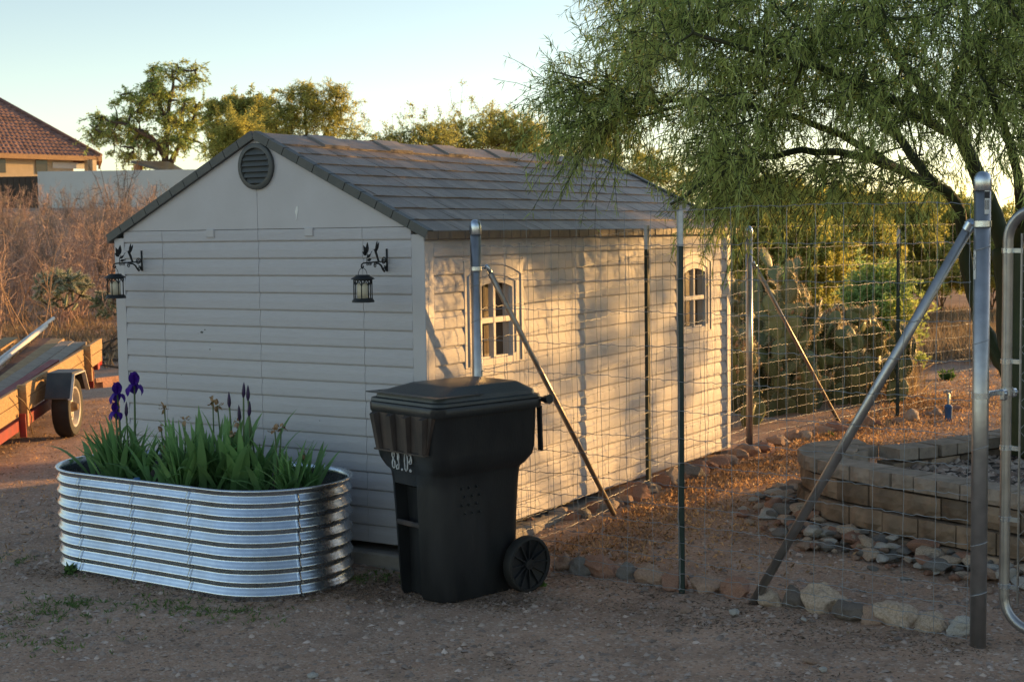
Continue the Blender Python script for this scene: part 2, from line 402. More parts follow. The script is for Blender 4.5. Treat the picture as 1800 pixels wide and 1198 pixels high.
e = [.03]+[q for wc in WIN for q in (wc-OW, wc+OW)]+[D-.03]
for a, b in ((e[0], e[1]), (e[2], e[3]), (e[4], e[5])): sb.box((W-.034, (a+b)/2, .905), (.03, b-a, 1.80))
for wc in WIN:
    sb.box((W-.034, wc, WZ0/2), (.03, 2*OW-.002, WZ0)); sb.box((W-.034, wc, (1.56+1.80)/2), (.03, 2*OW-.002, .24))
sb.build('wall_backing', M['void'], shed)
lw = MB(); siding(lw, 'y', t, D-t, 0, 1.81, 0, -1); lw.box((.034, D/2, .905), (.03, D-.1, 1.80)); lw.build('side_wall', M['siding'], shed)
rw = MB(); siding(rw, 'x', t, W-t, 0, ZG, D, 1); rw.box((1.215, D-.034, ZG/2), (W-.1, .03, ZG)); rw.build('rear_wall', M['siding'], shed)
for x, y, sx, sy in ((0, 0, 1, 1), (W, 0, -1, 1), (0, D, 1, -1), (W, D, -1, -1)):
    m_ = MB(); h = 1.80
    poly = [(x-sx*.006, y-sy*.010), (x+sx*t, y-sy*.010), (x+sx*t, y+sy*.02), (x+sx*.03, y+sy*.03), (x+sx*.02, y+sy*t), (x-sx*.010, y+sy*t), (x-sx*.010, y-sy*.006)]
    if sx*sy < 0: poly = poly[::-1]
    m_.prism([(p[0], p[1], .0) for p in poly], (0, 0, h)); m_.build('corner_trim', M['trim'], shed)
# gable panels
TANR = .4885; ZR = 2.40
def roofz(x): return ZR-abs(x-1.215)*TANR   # underside line
for y, s in ((0, -1), (D, 1)):
    m_ = MB()
    for xa, xb in ((.004, 1.2135), (1.2165, W-.004)):
        zt = lambda x: max(roofz(x)-.004, ZG+.001)
        P = [(xa, ZG), (xb, ZG), (xb, zt(xb))] + ([(xa, zt(xa))] if zt(xa) > ZG+.01 else [])
        if xa < 1: P = [(xa, ZG), (xb, ZG), (xb, zt(xb)), (xa, zt(xa))]
        poly = [(p[0], y+s*.007, p[1]) for p in P]
        if s < 0: m_.prism(poly, (0, .03, 0))
        else: m_.prism(poly[::-1], (0, -.03, 0))
    m_.build('gable_panel', M['trim'], shed)
# round vent (slightly tall oval)
v = MB(); VX, VZ, RX, RZ = 1.222, 2.222, .137, .140
ring = lambda rx, rz, y: [(VX+rx*math.cos(a), y, VZ+rz*math.sin(a)) for a in np.linspace(0, 2*math.pi, 40, endpoint=False)]
v.loft([ring(RX, RZ, -.007), ring(RX, RZ, -.026), ring(RX-.008, RZ-.008, -.031), ring(RX-.026, RZ-.028, -.031), ring(RX-.031, RZ-.033, -.012)], caps=False)
v.add(ring(RX-.028, RZ-.03, -.010), [tuple(range(40))[::-1]])
for k in range(6):
    zc = VZ-.085+k*.034; hw = (RX-.031)*math.sqrt(max(.05, 1-((zc-VZ)/(RZ-.02))**2))
    v.box((VX, -.019, zc), (2*hw, .004, .036), Matrix.Rotation(math.radians(-28), 3, 'X'))
v.build('vent', M['darktrim'], shed, 35)
# latches and smear
for x in (.835, 1.615):
    m_ = MB(); m_.box((x, -.012, ZG-.022), (.062, .016, .05), bev=.003); m_.build('latch', M['trim'], shed)
sm = MB()
sm.prism([(1.52+a*.016*w_, -.0075, 1.935+b*.042) for a, b, w_ in ((-.5, -1, .6), (.1, -.8, .5), (.35, -.2, 1), (.9, .4, 1), (.6, 1, 1), (-.1, .9, 1), (-.7, .2, 1), (-.3, -.3, 1))], (0, -.0015, 0))
sm.build('white_smear', M['smear'], shed)
sc_ = MB()
for x, z, w_, h_ in ((.735, 1.205, .016, .010), (.762, 1.222, .008, .006), (.705, 1.19, .007, .012), (.728, 1.185, .005, .015), (.80, 1.10, .006, .006), (1.66, .70, .005, .004), (.55, .93, .004, .004)):
    sc_.add([(x-w_, -.0105, z), (x+w_*.4, -.0105, z-h_*.5), (x+w_, -.0105, z+h_*.3), (x, -.0105, z+h_)], [(0, 1, 2, 3)])
sc_.build('scuff_marks', M['darktrim'], front)
# windows
for wc in WIN:
    fr = MB(); X = W+.001
    def arch(y, half, zs, rise): return zs+rise*(1-((y-wc)/half)**2)
    yo = np.linspace(wc-.342, wc+.342, 15)
    # outer plate in pieces: stiles, sill, arched head
    fr.box((X+.0, wc-.271, 1.32), (.024, .140, .64), bev=.003); fr.box((X, wc+.271, 1.32), (.024, .140, .64), bev=.003)
    fr.box((X, wc, 1.022), (.024, .398, .044), bev=.003)
    yy = np.linspace(wc-.2, wc+.2, 13)
    head = [(X-.012, y, arch(y, .2, WZ1-.03, .035)) for y in yy]+[(X-.012, y, 1.639) for y in yy[::-1]]
    fr.prism(head, (.024, 0, 0))
    # raised arched bead lines
    for half, zs, rise, w_ in ((.30, 1.55, .065, .012), (.232, 1.505, .045, .012)):
        p = [(X+.014, y, arch(y, half, zs, rise)) for y in np.linspace(wc-half, wc+half, 15)]
        fr.tube([(X+.014, wc-half, 1.06 if half < .25 else 1.01)]+p+[(X+.014, wc+half, 1.06 if half < .25 else 1.01)], .006, 6)
    wf = fr.build('window', M['trim'], shed)
    jb = MB()
    for s in (-1, 1): jb.box((W-.03, wc+s*(OW-.006), 1.28), (.05, .012, .52))
    jb.box((W-.03, wc, WZ0+.004), (.05, 2*OW-.03, .012)); jb.box((W-.03, wc, WZ1+.02), (.05, 2*OW-.03, .05))
    jb.build('jamb', M['trim'], wf)
    mu = MB(); mu.box((W-.012, wc-.0, 1.275), (.036, .030, .46), bev=.003); mu.box((W-.008, wc, 1.275), (.032, .37, .036), bev=.003); mu.build('muntin', M['trim'], wf)
    pa = MB(); pa.box((W-.055, wc, 1.28), (.006, 2*OW-.014, .50)); pa.build('pane', M['pane'], wf)
# roof
Y0, Y1 = -.036, D+.10
half_run = 1.245; LS = half_run*math.sqrt(1+TANR*TANR); ang = math.atan(TANR)
def slope_pt(side, s, y, h): # s metres down from ridge, h normal height
    x = 1.215+side*(s*math.cos(ang)+h*math.sin(ang)); z = ZR-s*math.sin(ang)+h*math.cos(ang); return (x, y, z)
NR = 9; edges = [LS*q for q in (.0, .115, .205, .315, .425, .535, .645, .765, .88, 1.0)]
for side in (-1, 1):
    m_ = MB()
    for r in range(NR):
        s0, s1 = edges[r]-(.012 if r else 0), edges[r+1]
        y = Y0+.02; 
        while y < Y1-.02:
            w_ = random.choice((.07, .09, .11, .13, .16)); nxt = min(y+w_, Y1-.02)
            pan = (y-Y0) % .735
            if nxt-Y0 > (math.floor((y-Y0+1e-6)/.735)+1)*.735: nxt = Y0+(math.floor((y-Y0+1e-6)/.735)+1)*.735
            if Y1-.02-nxt < .04: nxt = Y1-.02
            ga = .0025 if pan > .02 else .006
            h0, h1 = .018, .025+random.uniform(-.002, .002)
            j = random.uniform(-.002, .002)
            q = [slope_pt(side, s0, y+ga, h0), slope_pt(side, s0, nxt, h0), slope_pt(side, s1+j, nxt, h1), slope_pt(side, s1+j, y+ga, h1)]
            b = [slope_pt(side, s0, y+ga, .004), slope_pt(side, s0, nxt, .004), slope_pt(side, s1+j, nxt, .010), slope_pt(side, s1+j, y+ga, .010)]
            m_.add(q+b, [(0, 1, 2, 3), (3, 2, 6, 7), (0, 3, 7, 4), (2, 1, 5, 6), (1, 0, 4, 5)] if side < 0 else [(3, 2, 1, 0), (7, 6, 2, 3), (4, 7, 3, 0), (6, 5, 1, 2), (5, 4, 0, 1)])
            y = nxt
    m_.add([slope_pt(side, 0, Y0+.01, 0), slope_pt(side, 0, Y1-.01, 0), slope_pt(side, LS-.01, Y1-.01, 0), slope_pt(side, LS-.01, Y0+.01, 0)]+[slope_pt(side, 0, Y0+.01, .012), slope_pt(side, 0, Y1-.01, .012), slope_pt(side, LS-.01, Y1-.01, .012), slope_pt(side, LS-.01, Y0+.01, .012)], [(0, 1, 2, 3), (4, 5, 6, 7), (3, 2, 6, 7), (0, 3, 7, 4), (1, 2, 6, 5)])
    rp = m_.build('roof_panel', M['shingle'], shed)
    for yy0, yy1, s in ((Y0, Y0+.055, -1), (Y1-.055, Y1, 1)):
        k = MB(); n = 11
        for i in range(n):
            a, b = LS*i/n+.002, LS*(i+1)/n-.003
            if i == n-1: b += .012
            if i == 0: a = 0
            h0, h1 = (.034, .039)
            ring4 = lambda s_, hh: [slope_pt(side, s_, yy0, -.012), slope_pt(side, s_, yy1, -.012), slope_pt(side, s_, yy1, hh), slope_pt(side, s_, yy0, hh)]
            k.loft([ring4(a, h0+.004), ring4(b, h1)], smooth=False)
        k.build('rake_trim', M['darktrim'], rp)
    k = MB(); y = Y0
    while y < Y1-.02:
        n_ = min(y+random.choice((.11, .13, .15)), Y1)
        cxp = slope_pt(side, LS+.004, 0, .0)
        k.box((cxp[0]+side*.006, (y+n_)/2, cxp[2]+.004), (.022, n_-y-.004, .052), bev=.004); y = n_
    k.build('eave_trim', M['eave'], rp)
rco = MB().box((1.215, (Y0+Y1)/2, ZR+.008), (.03, Y1-Y0-.08, .012)).build('ridge', M['darktrim'], shed)
y = Y0+.06
while y < Y1-.1:
    # alternating ridge cap pieces: long textured, short raised plate
    for L_, h in ((.44, .030), (.26, .042)):
        y2 = min(y+L_, Y1); rc = MB()
        for side in (-1, 1):
            q = [slope_pt(side, 0, y+.003, h), slope_pt(side, 0, y2, h), slope_pt(side, .155, y2, h-.002), slope_pt(side, .155, y+.003, h-.002)]
            b = [slope_pt(side, 0, y+.003, .01), slope_pt(side, 0, y2, .01), slope_pt(side, .155, y2, .01), slope_pt(side, .155, y+.003, .01)]
            rc.add(q+b, [(0, 1, 2, 3), (3, 2, 6, 7), (0, 3, 7, 4), (2, 1, 5, 6)])
        rc.build('vent_plate' if h > .035 else 'ridge_cap', M['ridgeplate'] if h > .035 else M['shingle'], rco); y = y2
        if y > Y1-.05: break

# ---------------------------------------------------------------- lantern brackets and lanterns
def bracket_meshes():
    b = MB()
    b.tube([(0, -.006, -.075), (0, -.006, .075)], .0065, 8); b.box((0, -.006, 0), (.012, .010, .148), bev=.003)
    arm = [(0, -.012, -.01), (0, -.10, -.008), (0, -.225, -.012), (0, -.262, -.014), (0, -.281, -.022), (0, -.284, -.038), (0, -.272, -.046), (0, -.262, -.038), (0, -.266, -.030)]
    b.tube(arm, .005, 6)
    def spiral(cy, cz, r, turns, a0, d=1):
        return [(0, cy+r*(1-.75*i/24)*math.cos(a0+d*turns*2*math.pi*i/24), cz+r*(1-.75*i/24)*math.sin(a0+d*turns*2*math.pi*i/24)) for i in range(25)]
    b.tube(spiral(-.040, -.004, .026, 1.5, 0), .004, 6); b.tube(spiral(-.032, -.055, .018, 1.4, math.pi*.6, -1), .004, 6)
    b.tube(spiral(-.135, -.030, .016, 1.3, 1.2), .0035, 6)
    b.tube([(0, -.125, -.018), (0, -.095, -.020), (0, -.07, -.034), (0, -.05, -.062), (0, -.034, -.075)], .006, 6)
    for k in range(5): b.tube([(0, -.175-.012*k, -.014), (0, -.180-.012*k, -.028-.003*(k % 2))], .003, 5)
    a = MB()
    def plate(pts): a.prism([(-.002, y, z) for y, z in pts], (.004, 0, 0))
    def leaf(y, z, L_, w, an):
        ca, sa = math.cos(an), math.sin(an); P = []
        for u, s in ((0, 0), (.25, .8), (.5, 1), (.75, .6), (1, 0), (.75, -.6), (.5, -1), (.25, -.8)):
            P.append((y+ca*u*L_-sa*s*w/2, z+sa*u*L_+ca*s*w/2))
        plate(P)
    a.tube([(0, -.225, -.010), (0, -.222, .02), (0, -.215, .045)], .0028, 6); a.tube([(0, -.222, .02), (0, -.19, .03), (0, -.18, .05), (0, -.165, .062)], .0022, 6)
    leaf(-.228, .038, .070, .030, 2.0); leaf(-.222, .045, .075, .032, 1.45); leaf(-.226, .035, .05, .024, 2.6); leaf(-.218, .02, .045, .018, .55); leaf(-.218, .002, .045, .020, .2)
    # hummingbird: body, head, beak, wings, tail
    plate([(-.142, .072), (-.132, .078), (-.122, .070), (-.105, .035), (-.096, .010), (-.088, -.004), (-.104, -.006), (-.112, .006), (-.126, .036), (-.138, .058)])
    plate([(-.139, .072), (-.165, .074), (-.139, .068)])
    leaf(-.125, .055, .075, .022, 1.35); leaf(-.122, .055, .075, .018, 1.08)
    return b, a
def lantern_meshes():
    P = {}
    h = MB(); h.tube([(.036*math.cos(q), 0, .0+.052*math.sin(q)) for q in np.linspace(math.pi, 0, 13)], .0022, 6); P['handle'] = h
    ring = lambda r, z, n=24: [(r*math.cos(2*math.pi*k/n), r*math.sin(2*math.pi*k/n), z) for k in range(n)]
    rf = MB(); rf.loft([ring(.045, .004), ring(.050, .002), ring(.052, -.004), ring(.082, -.022), ring(.084, -.027), ring(.066, -.029)], smooth=False); P['lid'] = rf
    bs = MB(); bs.loft([ring(.068, -.160), ring(.070, -.166), ring(.078, -.176), ring(.080, -.186), ring(.076, -.188)], smooth=False); P['base'] = bs
    fr = MB(); n = 8; R = .064
    for k in range(n):
        a0 = 2*math.pi*(k+.5)/n; a1 = 2*math.pi*(k+1.5)/n
        p = lambda a_, z: (R*math.cos(a_), R*math.sin(a_), z)
        fr.tube([p(a0, -.028), p(a0, -.162)], .0042, 5)
        am = (a0+a1)/2
        fr.tube([p(a0, -.078), p(a0+.10, -.060), p(am, -.040), p(am+.2, -.029)], .0026, 5); fr.tube([p(a1, -.078), p(a1-.10, -.060), p(am, -.040), p(am-.2, -.029)], .0026, 5)
    fr.loft([ring(R+.002, -.028), ring(R+.002, -.036), ring(R-.004, -.036), ring(R-.004, -.028)], caps=False, smooth=False); P['cage'] = fr
    ca = MB(); ca.loft([ring(.040, -.160), ring(.040, -.060), ring(.036, -.055)]); P['candle'] = ca
    return P
BR = [(.239, 'black scroll bracket with hummingbird near the shed\'s far gable corner', 'black scroll bracket with hummingbird on the shed wall above the trash bin',
       'x'), (2.179, '', '', '')]
for i, (bx, lab, llab) in enumerate(((.239, 'black iron scroll bracket with hummingbird at the shed corner beside the dry brush', 'black arched lantern hanging at the shed corner beside the dry brush'),
                                     (2.181, 'black iron scroll bracket with hummingbird on the shed wall above the trash bin', 'black arched lantern hanging on the shed wall above the trash bin'))):
    loc = (bx, -.009, 1.655)
    th = thing('wall_bracket', lab, 'bracket', loc, 0, 'hummingbird wall brackets')
    if i == 0:
        bm_, am_ = bracket_meshes(); p1 = bm_.build('bracket_arm', M['iron']); p2 = am_.build('hummingbird_ornament', M['iron']); LP = [(n, q.build(n, M['candle'] if n == 'candle' else M['iron'])) for n, q in lantern_meshes().items()]
        parts = [p1, p2]; lparts = [o for n, o in LP]
    else:
        parts = [o.copy() for o in parts]; lparts = [o.copy() for o in lparts]
        for o in parts+lparts: COL.objects.link(o)
    for o in parts: o.parent = th
    th.scale = (.87,)*3
    lt = thing('lantern', llab, 'lantern', (bx, -.272*.87-.009, 1.655-.040-.040), .1*i, 'hanging lanterns'); lt.scale = (.80,)*3
    for o in lparts: o.parent = lt
# ---------------------------------------------------------------- trash bin
E1 = Vector((.957, -.29, 0)).normalized(); E2 = Vector((.29, .957, 0)).normalized()
BC = Vector((2.829, -.302, -.118))
tb = thing('trash_bin', 'large black wheeled trash bin with scuffed bumper beside the shed corner', 'trash bin', BC, 0)
def bp(a, b, z): return BC+E1*a+E2*b+Vector((0, 0, z))
def rrect(a, b, r, z, cb=0, nseg=6, bulge=0):
    P = []
    for cx_, cy_, q0 in ((a-r, b-r, 0), (-a+r, b-r, 90), (-a+r, -b+r, 180), (a-r, -b+r, 270)):
        for k in range(nseg+1):
            q = math.radians(q0+90*k/nseg); x, y = cx_+r*math.cos(q), cy_+r*math.sin(q)
            if bulge and y < -b+r+.02: y -= bulge*(1-(x/a)**2)
            P.append(bp(x, y+cb, z))
    return P
def nrect(a, b, r, z, cb=0, d=0, bulge=0):
    P = rrect(a, b, r, z, cb, bulge=bulge); k = 21; x0, x1 = -.66*a, .20*a; f = lambda x: -b+cb-bulge*(1-(x/a)**2)-.0
    return P[:k]+[bp(x0, f(x0), z), bp(x0+.004, f(x0)+d+.001, z), bp(x1-.004, f(x1)+d+.001, z), bp(x1, f(x1), z)]+P[k:]
body = MB(); body.loft([nrect(.208, .248, .07, 0, 0, .05, .03), nrect(.216, .256, .075, .02, 0, .06, .035), nrect(.230, .268, .08, .40, -.005, .075, .035), nrect(.238, .278, .084, .575, -.005, .075, .032), nrect(.240, .280, .085, .605, -.005, .0, .03), nrect(.245, .285, .085, .66, -.005, 0, .03),
    nrect(.25, .29, .085, .675, -.005, 0, .03), nrect(.262, .305, .075, .690, -.006, 0, .02), nrect(.280, .335, .07, .735, 0, 0, .01), nrect(.284, .345, .065, .78, .0, 0, .006), nrect(.288, .352, .06, 1.0, 0), nrect(.290, .354, .06, 1.005, 0)], caps=True)
bo = body.build('body', M['bin'], tb, 50)
rim = MB(); rim.loft([rrect(.288, .352, .06, .985), rrect(.306, .372, .065, .985), rrect(.309, .375, .066, .992), rrect(.309, .375, .066, 1.030), rrect(.304, .370, .064, 1.036), rrect(.27, .335, .06, 1.036)], caps=False)
rim.build('rim', M['bin'], tb, 40)
ld = MB()
def lr(a, b, r, z, cb=0): return rrect(a, b, r, z, cb)
ld.loft([lr(.300, .366, .064, 1.037), lr(.306, .372, .066, 1.041), lr(.304, .368, .066, 1.056), lr(.285, .350, .065, 1.061), lr(.280, .345, .065, 1.083), lr(.268, .335, .06, 1.088), lr(.205, .235, .05, 1.122, .055), lr(.198, .228, .05, 1.125, .055)])
ldo = ld.build('lid', M['lid'], tb, 30)
lip = MB(); lip.prism([bp(x, y, 1.083) for x, y in ((-.292, -.05), (-.300, -.375), (.300, -.375), (.292, -.05), (.27, -.05), (.27, -.33), (-.27, -.33), (-.27, -.05))], (0, 0, .006)); lip.build('lip', M['lid'], ldo)
# bumper: skirt with four ribs on the front face
bm_ = MB()
yf = -.352
bm_.prism([bp(-.255, yf-.020, .985), bp(.255, yf-.020, .985), bp(.195, yf-.012, .792), bp(-.215, yf-.012, .792)], E2*.03)
for k, x in enumerate((-.215, -.075, .060, .20)):
    sl = (x)*.13
    top = .985; w_ = .024
    bm_.add([bp(x-w_, yf-.022, top), bp(x+w_, yf-.022, top), bp(x-sl+w_*.8, yf-.014, .787), bp(x-sl-w_*.8, yf-.014, .787), bp(x-w_*.7, yf-.052, top-.01), bp(x+w_*.7, yf-.052, top-.01), bp(x-sl+w_*.55, yf-.034, .787), bp(x-sl-w_*.55, yf-.034, .787)], [(4, 5, 6, 7), (0, 4, 7, 3), (5, 1, 2, 6), (7, 6, 2, 3), (4, 0, 1, 5)])
bm_.add([bp(-.22, yf-.036, .793), bp(.20, yf-.036, .793), bp(.20, yf-.0, .793), bp(-.22, yf, .793), bp(-.22, yf-.036, .785), bp(.20, yf-.036, .785), bp(.20, yf, .785), bp(-.22, yf, .785)], [(0, 1, 2, 3), (7, 6, 5, 4), (0, 4, 5, 1), (1, 5, 6, 2), (3, 7, 4, 0)])
bm_.build('bumper', M['bumper'], bo)
# grab recess with bar
gb = MB(); gb.beam(bp(-.150, -.292, .395), bp(.055, -.296, .395), .022, .028, bev=.006); gb.build('grab_bar', M['bumper'], bo)
# painted mark and faint number
tx = MB()
def stroke(pts, r=.0042): tx.tube([bp(*p) for p in pts], r, 5)
yt = -.3555; T = lambda u, v_: (-.125+u*.205, yt-.001, .690+.0+v_*.092)
YF = lambda u, v_: (-.115+u*.20, -.352-(.0), .672+v_*.092)
def glyph(pts, closed=False):
    P = [(-.105+u*.2, -.3545, .690+v_*.088) for u, v_ in pts]
    if closed: P.append(P[0])
    tx.tube([bp(*p) for p in P], .0040, 5)
glyph([(.02, 1), (.0, .78), (.05, .62), (.10, .78), (.09, 1), (.04, 1.02)], True); glyph([(.05, .62), (.01, .40), (.02, .12), (.07, .05), (.12, .14), (.12, .42), (.05, .62)])
glyph([(.20, 1.0), (.27, .98), (.30, .75), (.27, .50), (.30, .30), (.28, .06), (.21, .02), (.18, .14), (.22, .28), (.28, .30)]); glyph([(.24, .95), (.24, .6), (.28, .5)])
glyph([(.40, .03), (.425, .08), (.45, .03), (.425, .0)], True)
glyph([(.55, 1), (.53, .6), (.55, .1), (.60, -.02), (.65, .1), (.66, .6), (.64, 1.0), (.59, 1.02)], True)
glyph([(.72, .95), (.80, .98), (.83, .7), (.82, .48), (.75, .44), (.72, .55), (.77, .66), (.80, .9)])
glyph([(.74, .08), (.78, .12), (.82, .05), (.78, -.02)], True)
tx.build('painted_mark', M['paintmark'], bo)
# knobbly rows of bumps + hinge, wheels
dm = MB()
for r_ in range(4):
    for k in range(3):
        p = bp(.2525, -.17+k*.05+(r_ % 2)*.02, .60-r_*.045); dm.tube([p-E1*.01, p+E1*.0007], [.007, .003], 8)
dm.build('bump_dots', M['bin'], bo)
hb = MB(); hb.tube([bp(-.27, .392, 1.02), bp(.31, .392, 1.02)], .014, 10)
for x in (-.2, .2): hb.beam(bp(x, .35, .99), bp(x, .40, 1.02), .05, .03, bev=.006)
for x in (.285,): hb.tube([bp(x, .392, 1.02), bp(x+.035, .392, 1.025)], [.022, .026], 10)
hb.build('handle', M['bin'], tb, 40)
st = MB()
for x in (-.25, .268): st.beam(bp(x, .362, .99), bp(x, .368, .745), .03, .012)
st.build('strap', M['bin'], bo)
ax = MB(); ax.tube([bp(-.25, .235, .145), bp(.30, .235, .145)], .012, 8); ax.build('axle', M['bin'], tb)
for s in (-1, 1):
    wm = MB(); x0 = .262 if s > 0 else -.262; cx_ = Vector((0, 0, 0)); R = .152
    c0 = bp(x0, .235, R-.004); A = E1*s
    ringw = lambda r, d: [c0+A*d+(E2*math.cos(q)+Vector((0, 0, 1))*math.sin(q))*r for q in np.linspace(0, 2*math.pi, 36, endpoint=False)]
    wm.loft([ringw(R-.022, .0), ringw(R-.006, .0), ringw(R, .012), ringw(R, .048), ringw(R-.006, .058), ringw(R-.020, .060), ringw(R-.024, .050)], caps=False)
    wo = wm.build('wheel', M['tyre'], tb, 35)
    hm = MB(); hm.loft([ringw(R-.023, .044), ringw(.03, .030), ringw(.028, .056), ringw(.0, .058)], caps=False)
    for k in range(12):
        q = 2*math.pi*k/12; d_ = E2*math.cos(q)+Vector((0, 0, 1))*math.sin(q)
        hm.beam(c0+A*.042+d_*.02, c0+A*.052+d_*(R-.022), .006, .014, up=A)
    hm.loft([ringw(R-.023, .01), ringw(.0, .01)], caps=False)
    hm.build('hub', M['bin'], wo, 30)

# ---------------------------------------------------------------- corrugated planter
PC = Vector((1.24, -.590, -.12)); xa, xb, PR, PH = .70, 1.78, .45, .575
pang = math.atan2(-.05, 1.03)
pl = thing('planter', 'oval corrugated galvanized steel planter bed full of irises', 'planter', PC, 0)
HL = (xb-xa)/2
def pring(off, z, n=44):
    P = []; r = PR+off
    for s_, q0 in ((1, -90), (-1, 90)):
        for k in range(n+1):
            q = math.radians(q0+180*k/n); x, y = s_*HL+r*math.cos(q), r*math.sin(q)
            P.append((PC.x+x*math.cos(pang)-y*math.sin(pang), PC.y+x*math.sin(pang)+y*math.cos(pang), PC.z+z))
        # straight subdivisions
        nx_ = 14
        for k in range(1, nx_):
            x = s_*HL*(1-2*k/nx_); y = s_*r
            P.append((PC.x+x*math.cos(pang)-y*math.sin(pang), PC.y+x*math.sin(pang)+y*math.cos(pang), PC.z+z))
    return P
def corr(u):
    # rounded rib profile, eight ribs
    ph = (u*8.0+.75) % 1.0; return .0095*(math.sin(2*math.pi*ph)+.27*math.sin(4*math.pi*ph))
pb = MB(); rings = []
for i in range(97):
    u = i/96; rings.append(pring(corr(u), -.01+u*(PH-.01)))
rings += [pring(.012, PH-.002), pring(.018, PH+.006), pring(.012, PH+.014), pring(.0, PH+.012), pring(-.008, PH)]
for i in range(12): rings.append(pring(-.012, PH-.01-.012*i))
pb.loft(rings, caps=False); po = pb.build('planter_wall', M['galv'], pl)
# panel lap seams with bolts
def pt_on(s_m, off, u):  # along the front straight / ends (s in metres from centre, front side)
    if abs(s_m) <= HL: x, y = s_m, -(PR+off)
    else:
        sg = 1 if s_m > 0 else -1; q = (abs(s_m)-HL)/PR; x, y = sg*(HL+(PR+off)*math.sin(q)), -(PR+off)*math.cos(q)
    return Vector((PC.x+x*math.cos(pang)-y*math.sin(pang), PC.y+x*math.sin(pang)+y*math.cos(pang), PC.z-.01+u*(PH-.01)))
blt = MB()
for s_m in (-.53, -.09, .36, 1.02):
    sm_ = MB(); V = []; F = []
    for i in range(97):
        u = i/96; V += [pt_on(s_m, corr(u)+.0035, u), pt_on(s_m+.022, corr(u)+.0035, u), pt_on(s_m+.022, corr(u)-.002, u), pt_on(s_m, corr(u)-.002, u)]
    for i in range(96):
        b = 4*i
        for k in range(4): F.append((b+k, b+(k+1) % 4, b+4+(k+1) % 4, b+4+k))
    sm_.add(V, F, True); sm_.build('lap_seam', M['galv'], po)
    for k in range(8):
        u = (k+.25)/8
        p = pt_on(s_m+.030, corr(u)+.001, u); q = pt_on(s_m+.030, corr(u)+.008, u); MB().tube([p, q], [.0075, .005], 8).build('bolt', M['pipe'], po)
so = MB(); so.add(pring(-.013, PH-.085), [tuple(range(len(pring(0, 0))))]); so.build('soil', M['soil'], pl)
em = MB(); px_ = pt_on(-.085, -.05, 1); em.tube([px_+Vector((0, 0, -.05)), px_+Vector((0, 0, .03))], [.022, .018], 10); em.build('drip_emitter', M['hydrantblue'], pl)

# ---------------------------------------------------------------- irises
def blade(base, lean, az, L_, w_, droop, fold=.25, n=7):
    """sword leaf: vertices across 3 columns"""
    V = []; p = Vector(base); th = lean
    side = Vector((-math.sin(az), math.cos(az), 0)); out = Vector((math.cos(az), math.sin(az), 0))
    for i in range(n+1):
        u = i/n; d = out*math.sin(th)+Vector((0, 0, math.cos(th)))
        nrm = out*math.cos(th)-Vector((0, 0, math.sin(th)))
        ww = w_*(.55+.9*u if u < .4 else .91*(1-((u-.4)/.6)**1.7))+.0008
        V += [p-side*ww/2, p+nrm*ww*fold*-.5, p+side*ww/2]
        p = p+d*(L_/n); th += droop/n*(.4+1.6*u)
    F = []
    for i in range(n): b = 3*i; F += [(b, b+1, b+4, b+3), (b+1, b+2, b+5, b+4)]
    return V, F
def petal(mb, c0, d, up, L_, w_, curl):
    c0, d, up = Vector(c0), Vector(d).normalized(), Vector(up).normalized(); s_ = d.cross(up).normalized(); V = []; n = 6
    p = c0.copy(); dd = d.copy()
    for i in range(n+1):
        u = i/n; ww = w_*math.sin(math.pi*min(1, .12+u*.84))**.7
        wob = .12*w_*math.sin(7*u+ww*90)
        V += [p-s_*ww/2+up*wob, p+up*ww*.12, p+s_*ww/2-up*wob]
        dd = (Matrix.Rotation(curl/n, 3, s_) @ dd).normalized(); p = p+dd*L_/n
    F = []
    for i in range(n): b = 3*i; F += [(b, b+1, b+4, b+3), (b+1, b+2, b+5, b+4)]
    mb.add(V, F, True)
def bloom(p, s_=1.0):
    mb = MB(); p = Vector(p)
    for k in range(3):
        q = 2*math.pi*k/3+random.uniform(-.2, .2)+.4; o = Vector((math.cos(q), math.sin(q), .25))
        petal(mb, p, o, (0, 0, 1), .085*s_, .055*s_, -2.1)          # falls
        q += math.pi/3; o = Vector((math.cos(q)*.55, math.sin(q)*.55, 1))
        petal(mb, p, o, Vector((-math.cos(q), -math.sin(q), .4)), .075*s_, .06*s_, 1.3)  # standards
    return mb
SZ = PC.z+PH-.085
def soil_pt(px, py):
    d = FW+RT*(px-900)/FPX-UP*(py-599)/FPX; return CAM+d*((SZ-CAM[2])/d[2])
